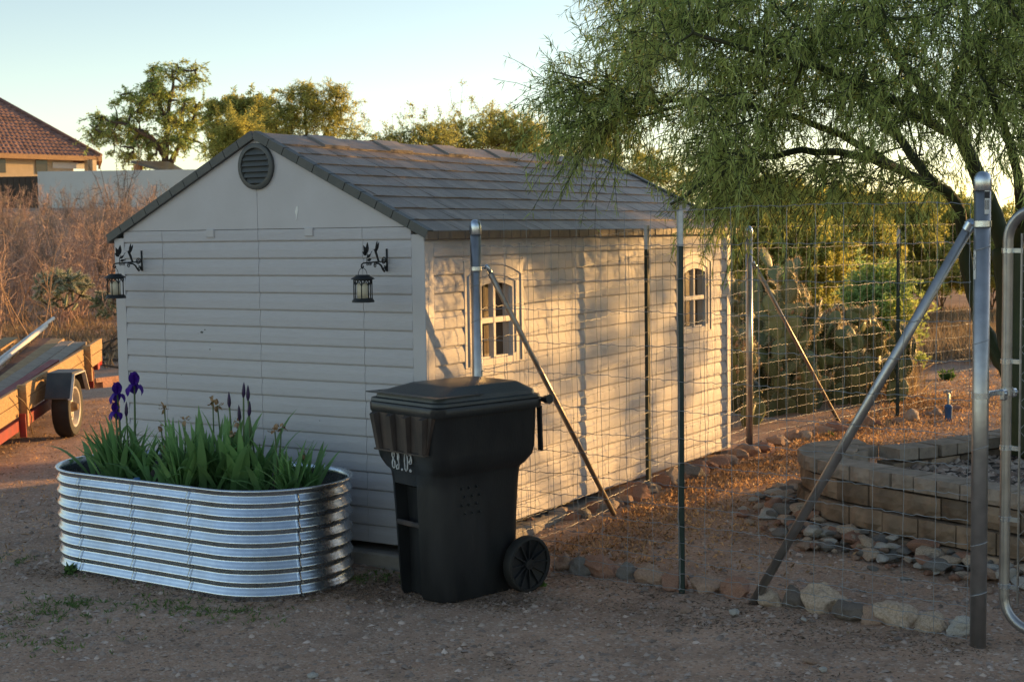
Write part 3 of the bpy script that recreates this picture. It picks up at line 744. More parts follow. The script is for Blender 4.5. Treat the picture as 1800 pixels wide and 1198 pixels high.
def iris(label, cx_, cy_, n, hmin, hmax, spread, seed, blooms=(), buds=(), dried=(), wide=1.0):
    random.seed(seed); n = int(n*1.35); wide *= 1.5; spread *= 1.3
    th = thing('iris_plant', label, 'iris', (cx_, cy_, SZ), 0, 'irises in the metal planter')
    lv = MB(); nf = max(2, n//7)
    for f in range(nf):
        fx, fy = cx_+random.gauss(0, spread), cy_+random.gauss(0, spread*.6); faz = random.uniform(0, math.pi)
        for k in range(n//nf):
            q = (k/(n//nf-1)-.5) if n//nf > 1 else 0
            az = faz if q > 0 else faz+math.pi
            az += random.uniform(-.5, .5)
            V, F = blade((fx+q*.05*math.cos(faz), fy+q*.05*math.sin(faz), SZ-.01), abs(q)*random.uniform(.6, 1.3)+.04, az, random.uniform(hmin, hmax)*(1-.25*abs(q)), random.uniform(.024, .038)*wide, random.choice((.1, .2, .3, .5, .9)))
            # twist blade plane: rotate about its own vertical axis at the base
            rot = Matrix.Rotation(random.uniform(-.6, .6)+1.57, 3, 'Z'); b0 = Vector((fx, fy, SZ))
            lv.add(V, F, True)
    for k in range(n//2):   # outward arching leaves
        az = random.uniform(0, 6.28); V, F = blade((cx_+random.gauss(0, spread), cy_+random.gauss(0, spread*.6), SZ-.01), random.uniform(.4, .9), az, random.uniform(hmin*.75, hmin*1.25), random.uniform(.022, .034)*wide, random.uniform(.4, 1.2)); lv.add(V, F, True)
    lv.build('foliage', M['iris'], th)
    def stalk(top):
        top = Vector(top); b0 = Vector((top.x+random.uniform(-.03, .03), top.y+random.uniform(-.02, .02), SZ)); return [b0, b0.lerp(top, .4)+Vector((.006, 0, 0)), b0.lerp(top, .75)+Vector((.004, 0, 0)), top]
    def tip(px, py): # point on the pixel ray above the clump
        d = FW+RT*(px-900)/FPX-UP*(py-599)/FPX
        t_ = ((cx_-CAM[0])*d[0]+(cy_-CAM[1])*d[1])/(d[0]**2+d[1]**2); return CAM+d*t_
    for (px, py, s_) in blooms:
        tp = Vector(tip(px, py)); m_ = MB(); m_.tube(stalk(tp), [.008, .007, .006, .005], 7); so_ = m_.build('flower_stem', M['irisstem'], th, 60); bloom(tp+Vector((0, 0, -.005)), s_).build('flower', M['petal'], so_)
    for (px, py) in buds:
        tp = Vector(tip(px, py)); m_ = MB(); m_.tube(stalk(tp), [.007, .006, .005, .005], 7); so_ = m_.build('flower_stem', M['irisstem'], th, 60)
        b = MB(); tz = Vector((random.uniform(-.1, .1), 0, 1)); b.tube([tp-tz*.012, tp+tz*.01, tp+tz*.035, tp+tz*.06, tp+tz*.078], [.005, .011, .010, .006, .001], 8); b.build('bud', M['bud'], so_, 60)
    for (px, py) in dried:
        tp = Vector(tip(px, py)); m_ = MB(); m_.tube(stalk(tp), [.006, .005, .004, .004], 6); so_ = m_.build('flower_stem', M['irisstem'], th, 60)
        b = MB()
        for k in range(7):
            o = Vector((random.gauss(0, 1), random.gauss(0, 1), random.gauss(-.2, .8))).normalized(); petal(b, tp+o*.008, o, Vector((0, .3, 1)), random.uniform(.022, .04), .022, random.uniform(-2, 2))
        b.build('withered_flower', M['dried'], so_)
iris('left clump of irises with two open purple flowers on tall stems', .66, -.62, 46, .30, .42, .085, 11, blooms=((206, 690, 1.0), (203, 722, .85), (236, 674, 1.1)), buds=((222, 728),), dried=())
iris('low clump of iris leaves with a withered flower spike left of the middle', 1.03, -.48, 16, .26, .40, .07, 12, dried=((289, 716), (283, 750), (290, 790)))
iris('spreading clump of iris leaves in the middle of the planter with withered flowers', 1.22, -.66, 52, .28, .47, .10, 13, buds=(), dried=((374, 706), (382, 712), (325, 738), (418, 742)))
iris('tall broad leaved iris clump with dark unopened buds on tall stems', 1.46, -.62, 30, .34, .52, .06, 14, buds=((403, 712), (428, 695), (436, 700), (438, 728), (421, 735)), dried=((408, 762), (416, 785)), wide=1.35)
iris('right end clump of irises with withered tan flower near the planter rim', 1.82, -.56, 38, .22, .38, .075, 15, dried=((483, 757), (494, 752), (534, 797), (486, 840)))
random.seed(21)

# ---------------------------------------------------------------- woven wire fences
def knot_wires(mb_list, A, B, topz, seed, rows, sp=.152, r=.0013, z_of=None):
    rs = random.Random(seed); A, B = Vector(A), Vector(B); L_ = (B-A).length; n = max(2, round(L_/sp)); d = (B-A)/n
    perp = Vector((-(B-A).y, (B-A).x, 0)).normalized()
    zb = lambda u: ground_z(A.x+(B.x-A.x)*u, A.y+(B.y-A.y)*u)
    sag = [rs.uniform(-.012, .012) for _ in rows]
    def node(i, k):
        u = i/n; h = rows[k]
        return Vector((A.x, A.y, 0))+Vector((d.x, d.y, 0))*i+perp*(.006*math.sin(i*1.7+k*.9)+.010*math.sin(u*3.1*max(1, L_)))+Vector((0, 0, zb(u)*1.0+h+sag[k]*math.sin(math.pi*u)+.004*math.sin(i*2.1+k)))
    H = []; Vt = []; Kn = []
    for k in range(len(rows)):
        path = []
        for i in range(n):
            a, b = node(i, k), node(i+1, k)
            wv = .0045*(1 if (i+k) % 2 else -1)
            path += [a, a.lerp(b, .3)+Vector((0, 0, wv)), a.lerp(b, .42)-Vector((0, 0, wv*.8)), a.lerp(b, .7)+Vector((0, 0, wv*.5))]
        path.append(node(n, k)); H.append(path)
    for i in range(n+1):
        path = []
        for k in range(len(rows)):
            p = node(i, k); path.append(p)
            if k < len(rows)-1: path.append(p.lerp(node(i, k+1), .5)+Vector((d.x, d.y, 0)).normalized()*rs.uniform(-.004, .004))
            Kn.append(p)
        Vt.append(path)
    return H, Vt, Kn
ROWS = [.03]
for s_ in (.076, .08, .088, .095, .10, .11, .12, .13, .145, .16, .178, .178, .178, .178): ROWS.append(ROWS[-1]+s_)
TALL = ROWS+[ROWS[-1]+.18]
def wire_mesh(name, fence, runs):
    parts = []
    for (A, B, rows, sp, seed) in runs:
        H, Vt, Kn = knot_wires(None, A, B, None, seed, rows, sp)
        for grp, r in ((H, .0017), (Vt, .0015)):
            P = np.array([[tuple(p) for p in path] for path in grp]); parts.append(tubes_np(P, np.full(P.shape[:2], r), 4))
        K = np.array([tuple(p) for p in Kn]); q = rand_dir(len(K))*.0055
        PP = np.stack([K-q, K+q], 1); parts.append(tubes_np(PP, np.full(PP.shape[:2], .0028), 4))
    V, F = join_np(parts); return np_obj(name, V, F, M['wire'], fence)
def dome(mb, p, r, h):
    ring = lambda rr, z: [(p[0]+rr*math.cos(q), p[1]+rr*math.sin(q), p[2]+z) for q in np.linspace(0, 2*math.pi, 20, endpoint=False)]
    mb.loft([ring(r*1.06, -.045), ring(r*1.10, -.042), ring(r*1.10, 0), ring(r*1.04, h*.35), ring(r*.85, h*.7), ring(r*.5, h*.94), ring(.001, h)], caps=False)
def pipe_post(fence, x, y, top, r, rings=(), name='round_post'):
    g_ = ground_z(x, y); m_ = MB(); m_.tube([(x, y, g_-.1), (x, y, top-.03)], r, 24)
    o = m_.build(name, M['pipe'], fence); cp = MB(); dome(cp, (x, y, top-.03), r, .042); cp.build('post_cap', M['galv'], o, 50)
    for z in rings:
        tw = MB(); tw.loft([[(x+(r+dr)*math.cos(q), y+(r+dr)*math.sin(q), z+dz+.012*math.cos(q)) for q in np.linspace(0, 2*math.pi, 20, endpoint=False)] for dr, dz in ((.0, -.002), (.003, 0), (0, .002))], caps=False)
        tw.build('tie_wire', M['wire'], o)
    return o
def band(o_parent, x, y, z, r, h=.022, toward=None):
    m_ = MB(); ring = lambda rr, zz: [(x+rr*math.cos(q), y+rr*math.sin(q), z+zz) for q in np.linspace(0, 2*math.pi, 24, endpoint=False)]
    m_.loft([ring(r+.001, -h/2), ring(r+.004, -h/2), ring(r+.004, h/2), ring(r+.001, h/2)], caps=False, smooth=True)
    if toward is not None:
        d = Vector((toward[0]-x, toward[1]-y, 0)).normalized(); p = Vector((x, y, z))
        m_.beam(p+d*r, p+d*(r+.045), .012, h, bev=.002); m_.tube([p+d*(r+.028)-Vector((d.y, -d.x, 0))*.016, p+d*(r+.028)+Vector((d.y, -d.x, 0))*.016], .007, 8)
    return m_.build('brace_band', M['galv'], o_parent, 40)
def t_post(fence, x, y, top, az, white=.18, z0=None):
    g_ = (ground_z(x, y) if z0 is None else z0)-.08; ca, sa = math.cos(az), math.sin(az)
    prof = [(-.017, 0), (.017, 0), (.017, .004), (.0025, .005), (.0025, .033), (-.0025, .033), (-.0025, .005), (-.017, .004)]
    P = lambda z, s_=1.0: [(x+(u*ca-v_*sa)*s_, y+(u*sa+v_*ca)*s_, z) for u, v_ in prof]
    m_ = MB(); m_.loft([P(g_), P(top-white)], smooth=False)
    z = g_+.15
    o = m_.build('t_post', M['tpost'], fence); w_ = MB(); w_.loft([P(top-white), P(top)], smooth=False); w_.build('white_tip', M['tpostw'], o); return o
def brace(fence, a, b, r, m_key='pipe'):
    m_ = MB(); m_.tube([a, b], r, 16); o = m_.build('brace', M[m_key], fence)
    k = MB(); a, b = Vector(a), Vector(b); d = (a-b).normalized(); k.tube([a-d*.03, a+d*.008, a+d*.022], [r*1.12, r*1.12, r*.6], 12); k.build('brace_end', M['galv'], o, 40); return o
P1 = (2.63, .23); GP = (5.531, -.088); P3 = (2.56, 4.53)
near = thing('wire_fence', 'woven wire fence with thick steel gate post in front of the block wall', 'fence', (4.0, .1, -.12))
wire_mesh('wire_mesh', near, [((P1[0]+.03, P1[1], 0), (3.923, .165, 0), ROWS+[ROWS[-1]+.178], .150, 1), ((3.923, .165, 0), (GP[0]-.05, GP[1]+.012, 0), TALL, .152, 2)])
gp = pipe_post(near, *GP, 2.035, .0365, (1.70, 1.28, .80, .36, .13), 'gate_post')
gband = band(gp, *GP, 1.812, .0365, .026, toward=(4.3, .16))
# stickers on the gate post
def wrap(mb, x, y, r, q0, q1, z0, z1, n=5):
    V = []; F = []
    for k in range(n+1):
        q = q0+(q1-q0)*k/n; V += [(x+r*math.cos(q), y+r*math.sin(q), z0), (x+r*math.cos(q), y+r*math.sin(q), z1)]
    for k in range(n): F.append((2*k, 2*k+2, 2*k+3, 2*k+1))
    mb.add(V, F, True)
vd = math.atan2(CAM[1]-GP[1], CAM[0]-GP[0])
s1 = MB(); wrap(s1, *GP, .0373, vd+.25, vd+.95, 1.855, 1.985); sk = s1.build('sticker', M['sticker'], gp)
ik = MB(); wrap(ik, *GP, .0378, vd+.25, vd+.95, 1.925, 1.955)
for q in range(6): wrap(ik, *GP, .0378, vd+.30+q*.1, vd+.30+q*.1+(.03 if q % 2 else .055), 1.875, 1.918, 2)
wrap(ik, *GP, .0378, vd+.25, vd+.95, 1.968, 1.985)
ik.build('sticker_print', M['ink'], sk)
s2 = MB(); wrap(s2, *GP, .0373, vd-1.25, vd-.75, 1.565, 1.695); s2o = s2.build('sticker', M['sticker'], gp)
i2 = MB(); i2.tube([(GP[0]+.0376*math.cos(vd-q), GP[1]+.0376*math.sin(vd-q), z) for q, z in ((.98, 1.675), (.88, 1.66), (.93, 1.64), (.86, 1.62), (.95, 1.605))], .0016, 4); i2.build('sticker_print', M['ink'], s2o)
brace(near, (5.478, -.075, 1.812), (4.331, .163, -.125), .0235)
t_post(near, 3.923, .186, 1.905, math.atan2(-.11, 1), .185)
side = thing('wire_fence', 'woven wire fence with slim posts running back along the sunlit shed wall', 'fence', (2.62, 2.4, -.05))
wire_mesh('wire_mesh', side, [((P1[0], P1[1]+.02, 0), (2.70, 2.34, 0), ROWS[:-1]+[ROWS[-1]], .150, 3), ((2.70, 2.34, 0), (P3[0], P3[1], 0), ROWS, .150, 4)])
p1 = pipe_post(side, *P1, 1.868, .031, (1.50, 1.30, .9, .5)); band(p1, *P1, 1.60, .031, .022, toward=(2.7, 1.6))
t_post(side, 2.70, 2.34, 1.84, math.radians(88), .165)
brace(side, (2.665, .30, 1.60), (2.78, 1.63, -.05), .0165, 'rustpipe')
back = thing('wire_fence', 'woven wire fence in front of the prickly pears at the back of the yard', 'fence', (2.8, 6, -.03))
TB = (3.03, 7.15); T2 = (4.55, 8.35)
t2 = at(1733, 690, 15.2); T2 = (t2[0], t2[1]); TB_ = at(1578, 735, 14.0); TB = (TB_[0], TB_[1])
eT = at(1900, 690, 15.6)
wire_mesh('wire_mesh', back, [((P3[0], P3[1], 0), (TB[0], TB[1], 0), ROWS, .150, 5), ((TB[0], TB[1], 0), (T2[0], T2[1], 0), ROWS, .150, 6), ((T2[0], T2[1], 0), (eT[0], eT[1], 0), ROWS, .150, 7)])
p3 = pipe_post(back, *P3, 1.82, .029, (1.4, .9, .5))
bf = at(1482, 747, 13.3); bt = Vector((P3[0]+.03, P3[1]+.03, 1.52)); brace(back, bt, (bf[0], bf[1], ground_z(bf[0], bf[1])-.02), .0165, 'rustpipe')
t_post(back, TB[0], TB[1], at(1578, 403, 14.0)[2], math.radians(50), .14); t_post(back, T2[0], T2[1], at(1733, 400, 15.2)[2], math.radians(40), .24)

# ---------------------------------------------------------------- chain link gate
gt = thing('chain_link_gate', 'grey pipe framed chain link gate hung on the steel post', 'gate', (5.70, -.12, -.1))
gd = Vector((.96, -.28, 0)).normalized(); G0 = Vector(at(1769, 700, 6.72)); G0.z = 0
zt_, zb_, Rg = 1.915, .0, .14
gbx = lambda u, z: G0+gd*u+Vector((0, 0, z))
path = [gbx(1.3, zt_)]+[gbx(Rg-Rg*math.sin(q), zt_-Rg+Rg*math.cos(q)) for q in np.linspace(0, math.pi/2, 9)]+[gbx(Rg-Rg*math.cos(q), zb_+Rg-Rg*math.sin(q)) for q in np.linspace(0, math.pi/2, 9)]+[gbx(1.3, zb_)]
gz0 = at(1769, 1080, 6.72)[2]; gzt = at(1790, 368, 6.72)[2]
zt_, zb_ = gzt, gz0-.07
path = [gbx(1.3, zt_)]+[gbx(Rg-Rg*math.sin(q), zt_-Rg+Rg*math.cos(q)) for q in np.linspace(0, math.pi/2, 9)]+[gbx(Rg-Rg*math.cos(q), zb_+Rg-Rg*math.sin(q)) for q in np.linspace(0, math.pi/2, 9)]+[gbx(1.3, zb_)]
m_ = MB(); m_.tube(path, .0245, 16); gf = m_.build('gate_frame', M['pipe'], gt)
ch = MB(); dz = .062
x = .075; 
tbm = MB(); tbm.box(gbx(.068, (zt_+zb_)/2), (.006, .010, zt_-zb_-.22), Matrix.Rotation(math.atan2(gd.y, gd.x), 3, 'Z')); tbm.build('tension_bar', M['pipe'], gf)
polys = []
for k in range(22):
    u0 = .066+k*.058; P = []
    n = int((zt_-zb_-.12)/dz)
    for i in range(n+1):
        sgn = (i+k) % 2
        P.append(tuple(gbx(u0+(.058 if (i % 2) else 0), zb_+.06+i*dz)+Vector((-gd.y, gd.x, 0))*(.004 if i % 2 else -.004)))
    polys.append(P)
P = np.array(polys); V, F = tubes_np(P, np.full(P.shape[:2], .0019), 4); np_obj('chain_link', V, F, M['wire'], gf)
P2 = P.copy(); 
for yp in (440, 634, 793+80, 914, 1035):
    z = at(1769, yp if yp != 873 else 787, 6.72)[2]; c_ = gbx(0, z)
    m_ = MB(); ring = lambda rr, zz: [(c_.x+rr*math.cos(q), c_.y+rr*math.sin(q), z+zz) for q in np.linspace(0, 2*math.pi, 18, endpoint=False)]
    m_.loft([ring(.0245, -.011), ring(.0285, -.011), ring(.0285, .011), ring(.0245, .011)], caps=False); m_.beam(c_+gd*.0, c_+gd*.072, .006, .022, bev=.001); m_.build('tension_band', M['galv'], gf, 40)
z = at(1720, 690, 6.66)[2]; hg = MB(); pA = Vector((GP[0], GP[1], z)); c_ = gbx(0, z)
ring = lambda cx_, cy_, rr, zz: [(cx_+rr*math.cos(q), cy_+rr*math.sin(q), z+zz) for q in np.linspace(0, 2*math.pi, 24, endpoint=False)]
hg.loft([ring(GP[0], GP[1], .037, -.013), ring(GP[0], GP[1], .041, -.013), ring(GP[0], GP[1], .041, .013), ring(GP[0], GP[1], .037, .013)], caps=False)
hg.loft([ring(c_.x, c_.y, .0255, -.017), ring(c_.x, c_.y, .030, -.017), ring(c_.x, c_.y, .030, .017), ring(c_.x, c_.y, .0255, .017)], caps=False)
dd = (c_-pA).normalized(); hg.beam(pA+dd*.037, c_-dd*.03, .014, .026, bev=.003); nrm = Vector((dd.y, -dd.x, 0))
hg.box(c_-dd*.048+nrm*.012-Vector((0, 0, .012)), (.044, .022, .05), Matrix.Rotation(math.atan2(dd.y, dd.x), 3, 'Z'), .006); hg.box(c_+dd*.046+nrm*.012-Vector((0, 0, .010)), (.034, .022, .04), Matrix.Rotation(math.atan2(dd.y, dd.x), 3, 'Z'), .006)
for o_ in (-.048, .046): hg.tube([c_+dd*o_+nrm*.02-Vector((0, 0, .006)), c_+dd*o_+nrm*.032-Vector((0, 0, .006))], [.011, .007], 10)
hg.build('hinge', M['galv'], gt, 40)
# ---------------------------------------------------------------- raised bed of split block
ZC = .37
co = [(4.02, 2.86), (3.85, 2.74), (3.775, 2.55), (3.80, 2.30), (3.96, 2.01), (4.208, 1.81), (4.59, 1.62), (4.993, 1.449), (5.28, 1.327), (5.60, 1.19), (6.3, .92), (7.2, .62)]
ba = [(4.02, 2.86), (4.17, 2.62), (4.404, 2.98), (4.616, 3.50), (4.82, 4.09), (5.15, 5.1), (5.6, 6.3)]
bed = thing('raised_bed', 'curved raised garden bed of tan split face blocks with flat coping', 'raised bed', (4.6, 2.2, -.08))
def resample(P, step):
    P = [Vector((*p, 0)) for p in P]; out = []; acc = 0; 
    pts = []
    for a, b in zip(P[:-1], P[1:]):
        n = max(1, int((b-a).length/.01)); pts += [a.lerp(b, i/n) for i in range(n)]
    pts.append(P[-1])
    # smooth
    for _ in range(40): pts = [pts[0]]+[(pts[i-1]+pts[i]*2+pts[i+1])/4 for i in range(1, len(pts)-1)]+[pts[-1]]
    o = [pts[0]]; d = 0
    for a, b in zip(pts[:-1], pts[1:]):
        d += (b-a).length
        if d >= step: o.append(b); d = 0
    return o
def block_run(pts, inward, z0, z1, w_, rough_, mb, off=0., gap=.004, batter=0.):
    zt0 = z1
    for bi, (a, b) in enumerate(zip(pts[:-1], pts[1:])):
        z1 = zt0-((bi*5) % 9)*.0007   # neighbouring blocks never share one top plane
        d = (b-a).normalized(); n = Vector((-d.y, d.x, 0))*inward   # inward normal
        ins = n*(off)
        A, B = a+ins+d*gap/2, b+ins-d*gap/2
        # rough split face: 4x3 grid displaced outward
        V = []; nx_, nz_ = 4, 3; jit = random.uniform(-.008, .006)
        for k in range(nz_+1):
            for i in range(nx_+1):
                p = A.lerp(B, i/nx_)+n*jit; ed = 0 if (i in (0, nx_) or k in (0, nz_)) else 1
                p = p-n*(ed*random.uniform(.004, .030)*rough_); p.z = z0+.002+(z1-z0-.005)*k/nz_; V.append(p)
        F = [(k*(nx_+1)+i, k*(nx_+1)+i+1, (k+1)*(nx_+1)+i+1, (k+1)*(nx_+1)+i) for k in range(nz_) for i in range(nx_)]
        nb = len(V)
        top = [A.lerp(B, i/nx_)+n*w_ for i in range(nx_+1)]
        for p in top: q = p.copy(); q.z = z1-.003; V.append(q)
        for p in top: q = p.copy(); q.z = z0+.002; V.append(q)
        T0 = nz_*(nx_+1)
        F += [(T0+i, T0+i+1, nb+i+1, nb+i) for i in range(nx_)]+[(nb+i, nb+i+1, nb+nx_+2+i, nb+nx_+1+i) for i in range(nx_)]
        F += [tuple([k*(nx_+1) for k in range(nz_+1)]+[nb, nb+nx_+1])[::-1], tuple([k*(nx_+1)+nx_ for k in range(nz_+1)]+[nb+nx_, nb+2*nx_+1])]
        mb.add(V, F)
wl = MB()
for r_ in range(3):
    pts = resample(co, .26); 
    if r_ % 2: 
        mids = [pts[0]]+[(a+b)/2 for a, b in zip(pts[:-1], pts[1:])]+[pts[-1]]; pts = mids
    block_run(pts, 1, -.13+r_*.134+.003, -.13+(r_+1)*.134-.003, .17, 1, wl, gap=.009, off=.028*r_-.05)
wl.build('block_wall', M['block'], bed)
wl2 = MB()
pts = resample(ba, .28); block_run(pts, -1, .10, .272, .17, .6, wl2, off=.03); wl2.build('block_wall', M['block'], bed)
cp = MB(); block_run(resample(co, .155), 1, .276, ZC, .21, .6, cp, off=-.012, gap=.010); block_run(resample(ba, .155), -1, .280, ZC-.008, .21, .5, cp, off=-.0, gap=.010); cp.build('coping', M['coping'], bed)
ap = MB()
for (x, y, a_) in ((3.99, 2.55, .3), (4.02, 2.40, .1)): ap.box((x, y, (.273+ZC)/2-.008), (.26, .15, ZC-.273), Matrix.Rotation(a_, 3, 'Z'), .006)
ap.prism([(3.86, 2.36, .05), (4.08, 2.20, .05), (4.20, 2.50, .05), (4.14, 2.74, .05), (4.03, 2.88, .05), (3.87, 2.74, .05)], (0, 0, .295)); ap.build('coping', M['coping'], bed)
fill = MB(); poly = [(x+.12, y+.08) for x, y in co[1:]]+[(7.2, 7)]+[(x-.02, y) for x, y in ba[::-1]]
poly = [(3.95, 2.5), (4.1, 2.15), (4.6, 1.78), (5.0, 1.6), (5.6, 1.33), (7.2, .75), (8, 6.4), (5.7, 6.4), (4.9, 4.1), (4.68, 3.5), (4.45, 2.98), (4.15, 2.6)]
fill.add([(x, y, .225) for x, y in poly], [tuple(range(len(poly)))]); fill.build('bed_soil', M['soil'], bed)

# ---------------------------------------------------------------- rocks
def rock_mesh(seed, flat=.7, sub=3, ang=.34):
    import bmesh
    bm = bmesh.new(); bmesh.ops.create_icosphere(bm, subdivisions=sub, radius=1)
    o = Vector((seed*7.3, seed*3.1, seed*1.7))
    pl_ = [(Vector((math.sin(seed*k*1.3+k), math.cos(seed*2.1*k+k*2), math.sin(k*2.7+seed))).normalized(), .56+.26*abs(math.sin(k*5+seed))) for k in range(9)]
    for v in bm.verts:
        p = v.co.copy()
        for n, d in pl_:
            e = p.dot(n)-d
            if e > 0: p -= n*e*.95
        p *= 1+ang*noise.noise(p*1.1+o)+.15*noise.noise(p*2.9+o)+.06*noise.noise(p*7+o)
        p.z *= flat; v.co = p
    me = bpy.data.meshes.new('rock'); bm.to_mesh(me); bm.free()
    me.polygons.foreach_set('use_smooth', [True]*len(me.polygons)); me.set_sharp_from_angle(angle=math.radians(30))
    return me
RM = {}
def rock(name, mk, seed, loc, size, label, cat, group, flat=.75, sub=3, rz=None):
    key = (mk, seed, flat, sub)
    if key not in RM: RM[key] = rock_mesh(seed, flat, sub); RM[key].materials.append(M[mk])
    o = bpy.data.objects.new(name, RM[key]); COL.objects.link(o); o.location = loc
    o.scale = size; o.rotation_euler = (random.uniform(-.15, .15), random.uniform(-.15, .15), random.uniform(0, 6.3) if rz is None else rz)
    return setp(o, label, cat, group)
def gpt(px, py, dz=0):
    d = FW+RT*(px-900)/FPX-UP*(py-599)/FPX; z = -.1; p = CAM
    for _ in range(6): p = CAM+d*((z-CAM[2])/d[2]); z = ground_z(p[0], p[1])
    return p
NR_ = [(985, 1003, 42, .8, 'tan', 'tan rock right behind the trash bin wheel'), (1016, 1008, 40, .8, 'grey', 'grey rock second from the trash bin wheel along the fence foot'), (1050, 1012, 60, .75, 'red', 'broad reddish rock third from the trash bin wheel'), (1095, 1016, 42, .8, 'grey', 'bluish grey squarish rock fourth from the trash bin wheel'),
  (1140, 1025, 52, .7, 'tan', 'smooth tan rock fifth from the trash bin wheel'), (1180, 1036, 44, .7, 'red', 'reddish rock against the left side of the near green post'), (1238, 1040, 66, .55, 'tan', 'long flat brown rock against the right side of the near green post'), (1290, 1050, 54, .7, 'red', 'reddish pink rock just left of the big brace foot'),
  (1350, 1066, 48, .75, 'pale', 'small pale tan rock just right of the big brace foot'), (1392, 1068, 44, .9, 'dark', 'dark brown rock beside the biggest pale rock'), (1440, 1074, 74, .8, 'pale', 'biggest pale rounded rock along the near fence foot'), (1490, 1092, 62, .65, 'dark', 'dark greenish flat topped rock right of the biggest pale rock'),
  (1525, 1096, 42, .9, 'tan', 'small upright tan rock right of the dark flat topped rock'), (1572, 1100, 78, .6, 'pale', 'wide pale orange streaked rock third from the gate post'), (1630, 1112, 58, .75, 'pale', 'pale grey rounded rock second from the gate post'), (1684, 1118, 52, .75, 'white', 'whitish rough rock beside the gate post foot')]
CM = {'tan': 'rock_tan', 'grey': 'rock_grey', 'red': 'rock_red', 'pale': 'rock_pale', 'dark': 'rock_dark', 'white': 'rock_white'}
for i, (px, py, w_, hr, k, lab) in enumerate(NR_):
    p = gpt(px, py); dep = proj(p)[2]; r = w_/2*dep/FPX*1.08
    rock('rock', CM[k], i+1, (p[0], p[1]+r*.5, p[2]+r*hr*.45), (r*1.06, r*.85, r*1.1), lab, 'rock', 'rocks along the near fence foot', hr, 4, rz=-.1+random.uniform(-.25, .25))
ordn = lambda n: f"{n}{'th' if 10 <= n % 100 <= 20 else {1: 'st', 2: 'nd', 3: 'rd'}.get(n % 10, 'th')}"
line = [(935, 925), (985, 912), (1040, 900), (1085, 890), (1130, 868), (1180, 850), (1230, 832), (1280, 810), (1325, 792), (1375, 777), (1430, 768), (1480, 758), (1540, 747), (1600, 740), (1650, 728), (1695, 722)]
cnt = 0; acc = 0
names = {'tan': 'tan', 'grey': 'grey', 'red': 'reddish', 'pale': 'pale', 'dark': 'dark brown'}
for (xa_, ya_), (xb_, yb_) in zip(line[:-1], line[1:]):
    for q in (0, .36, .7):
        px, py = xa_+(xb_-xa_)*q+random.uniform(-4, 4), ya_+(yb_-ya_)*q+random.uniform(-2, 5)
        if xa_ > 1500 and q == .36: continue
        p = gpt(px, py); r = random.uniform(.052, .10)*(.9 if px > 1350 else 1); k = random.choice(('tan', 'tan', 'red', 'grey', 'pale', 'tan')); cnt += 1
        hr = random.choice((.6, .75, .9))
        seg = 'beside the shed wall' if px < 1320 else 'past the far round post'
        rock('rock', CM[k], 1+cnt % 16, (p[0], p[1], p[2]+r*hr*.45), (r*random.uniform(.95, 1.5), r, r*random.uniform(.9, 1.15)), f"{'larger' if r > .08 else 'smaller'} {names[k]} rock {seg}, {ordn(cnt)} back from the bin", 'rock', 'rocks along the shed side fence', hr)
# loose stones heaped at the foot of the block wall
hp = resample(co[1:10], .02); HN = 230
for i in range(HN):
    a = hp[int((i+.5)/HN*(len(hp)-1))]; b = hp[min(len(hp)-1, int((i+.5)/HN*(len(hp)-1))+1)]; d = (b-a).normalized() if (b-a).length > 0 else Vector((1, 0, 0)); n = Vector((d.y, -d.x, 0))
    off = min(.5, abs(random.gauss(0, .17))+.05); p = a+n*off
    r = random.choice((.02, .025, .03, .035, .045, .055, .07)); hgt = max(0, .10*(1-off/.45)); k = random.choice(('grey', 'grey', 'tan', 'pale', 'pale', 'white', 'red'))
    rock('small_stone', CM[k], 20+i % 7, (p.x, p.y, ground_z(p.x, p.y)+hgt*random.random()+r*.3), (r*1.35, r, r*.8), 'small loose stone in the heap at the foot of the block wall', 'stone', 'stones heaped along the block wall foot', .75, 2)
# a few bright stones on the yard
for i, (px, py, w_, lab) in enumerate(((1290, 1078, 26, 'small white stone in the dirt in front of the near green post'), (1205, 1075, 24, 'flat whitish stone in the dirt left of the near green post'), (550, 1188, 24, 'white pebble near the bottom edge of the dirt yard'), (1413, 1090, 15, 'tiny white stone below the biggest pale rock'), (192, 1003, 13, 'small pale stone near the left foot of the planter'),
    (1446, 1178, 22, 'upright pale stone in the foreground dirt'), (1425, 1164, 28, 'flat brownish stone in the foreground dirt'), (1095, 960, 20, 'bluish stone on the dirt beyond the fence'), (1708, 880, 22, 'white stone lying by the gate post in the yard'), (440, 1062, 16, 'small reddish stone in front of the planter'))):
    p = gpt(px, py); r = w_/2*proj(p)[2]/FPX
    rock('stone', 'rock_white' if 'white' in lab or 'pale' in lab else 'rock_tan', 30+i, (p[0], p[1], p[2]+r*.25), (r, r*.8, r*.8), lab, 'stone', None, .6, 2)
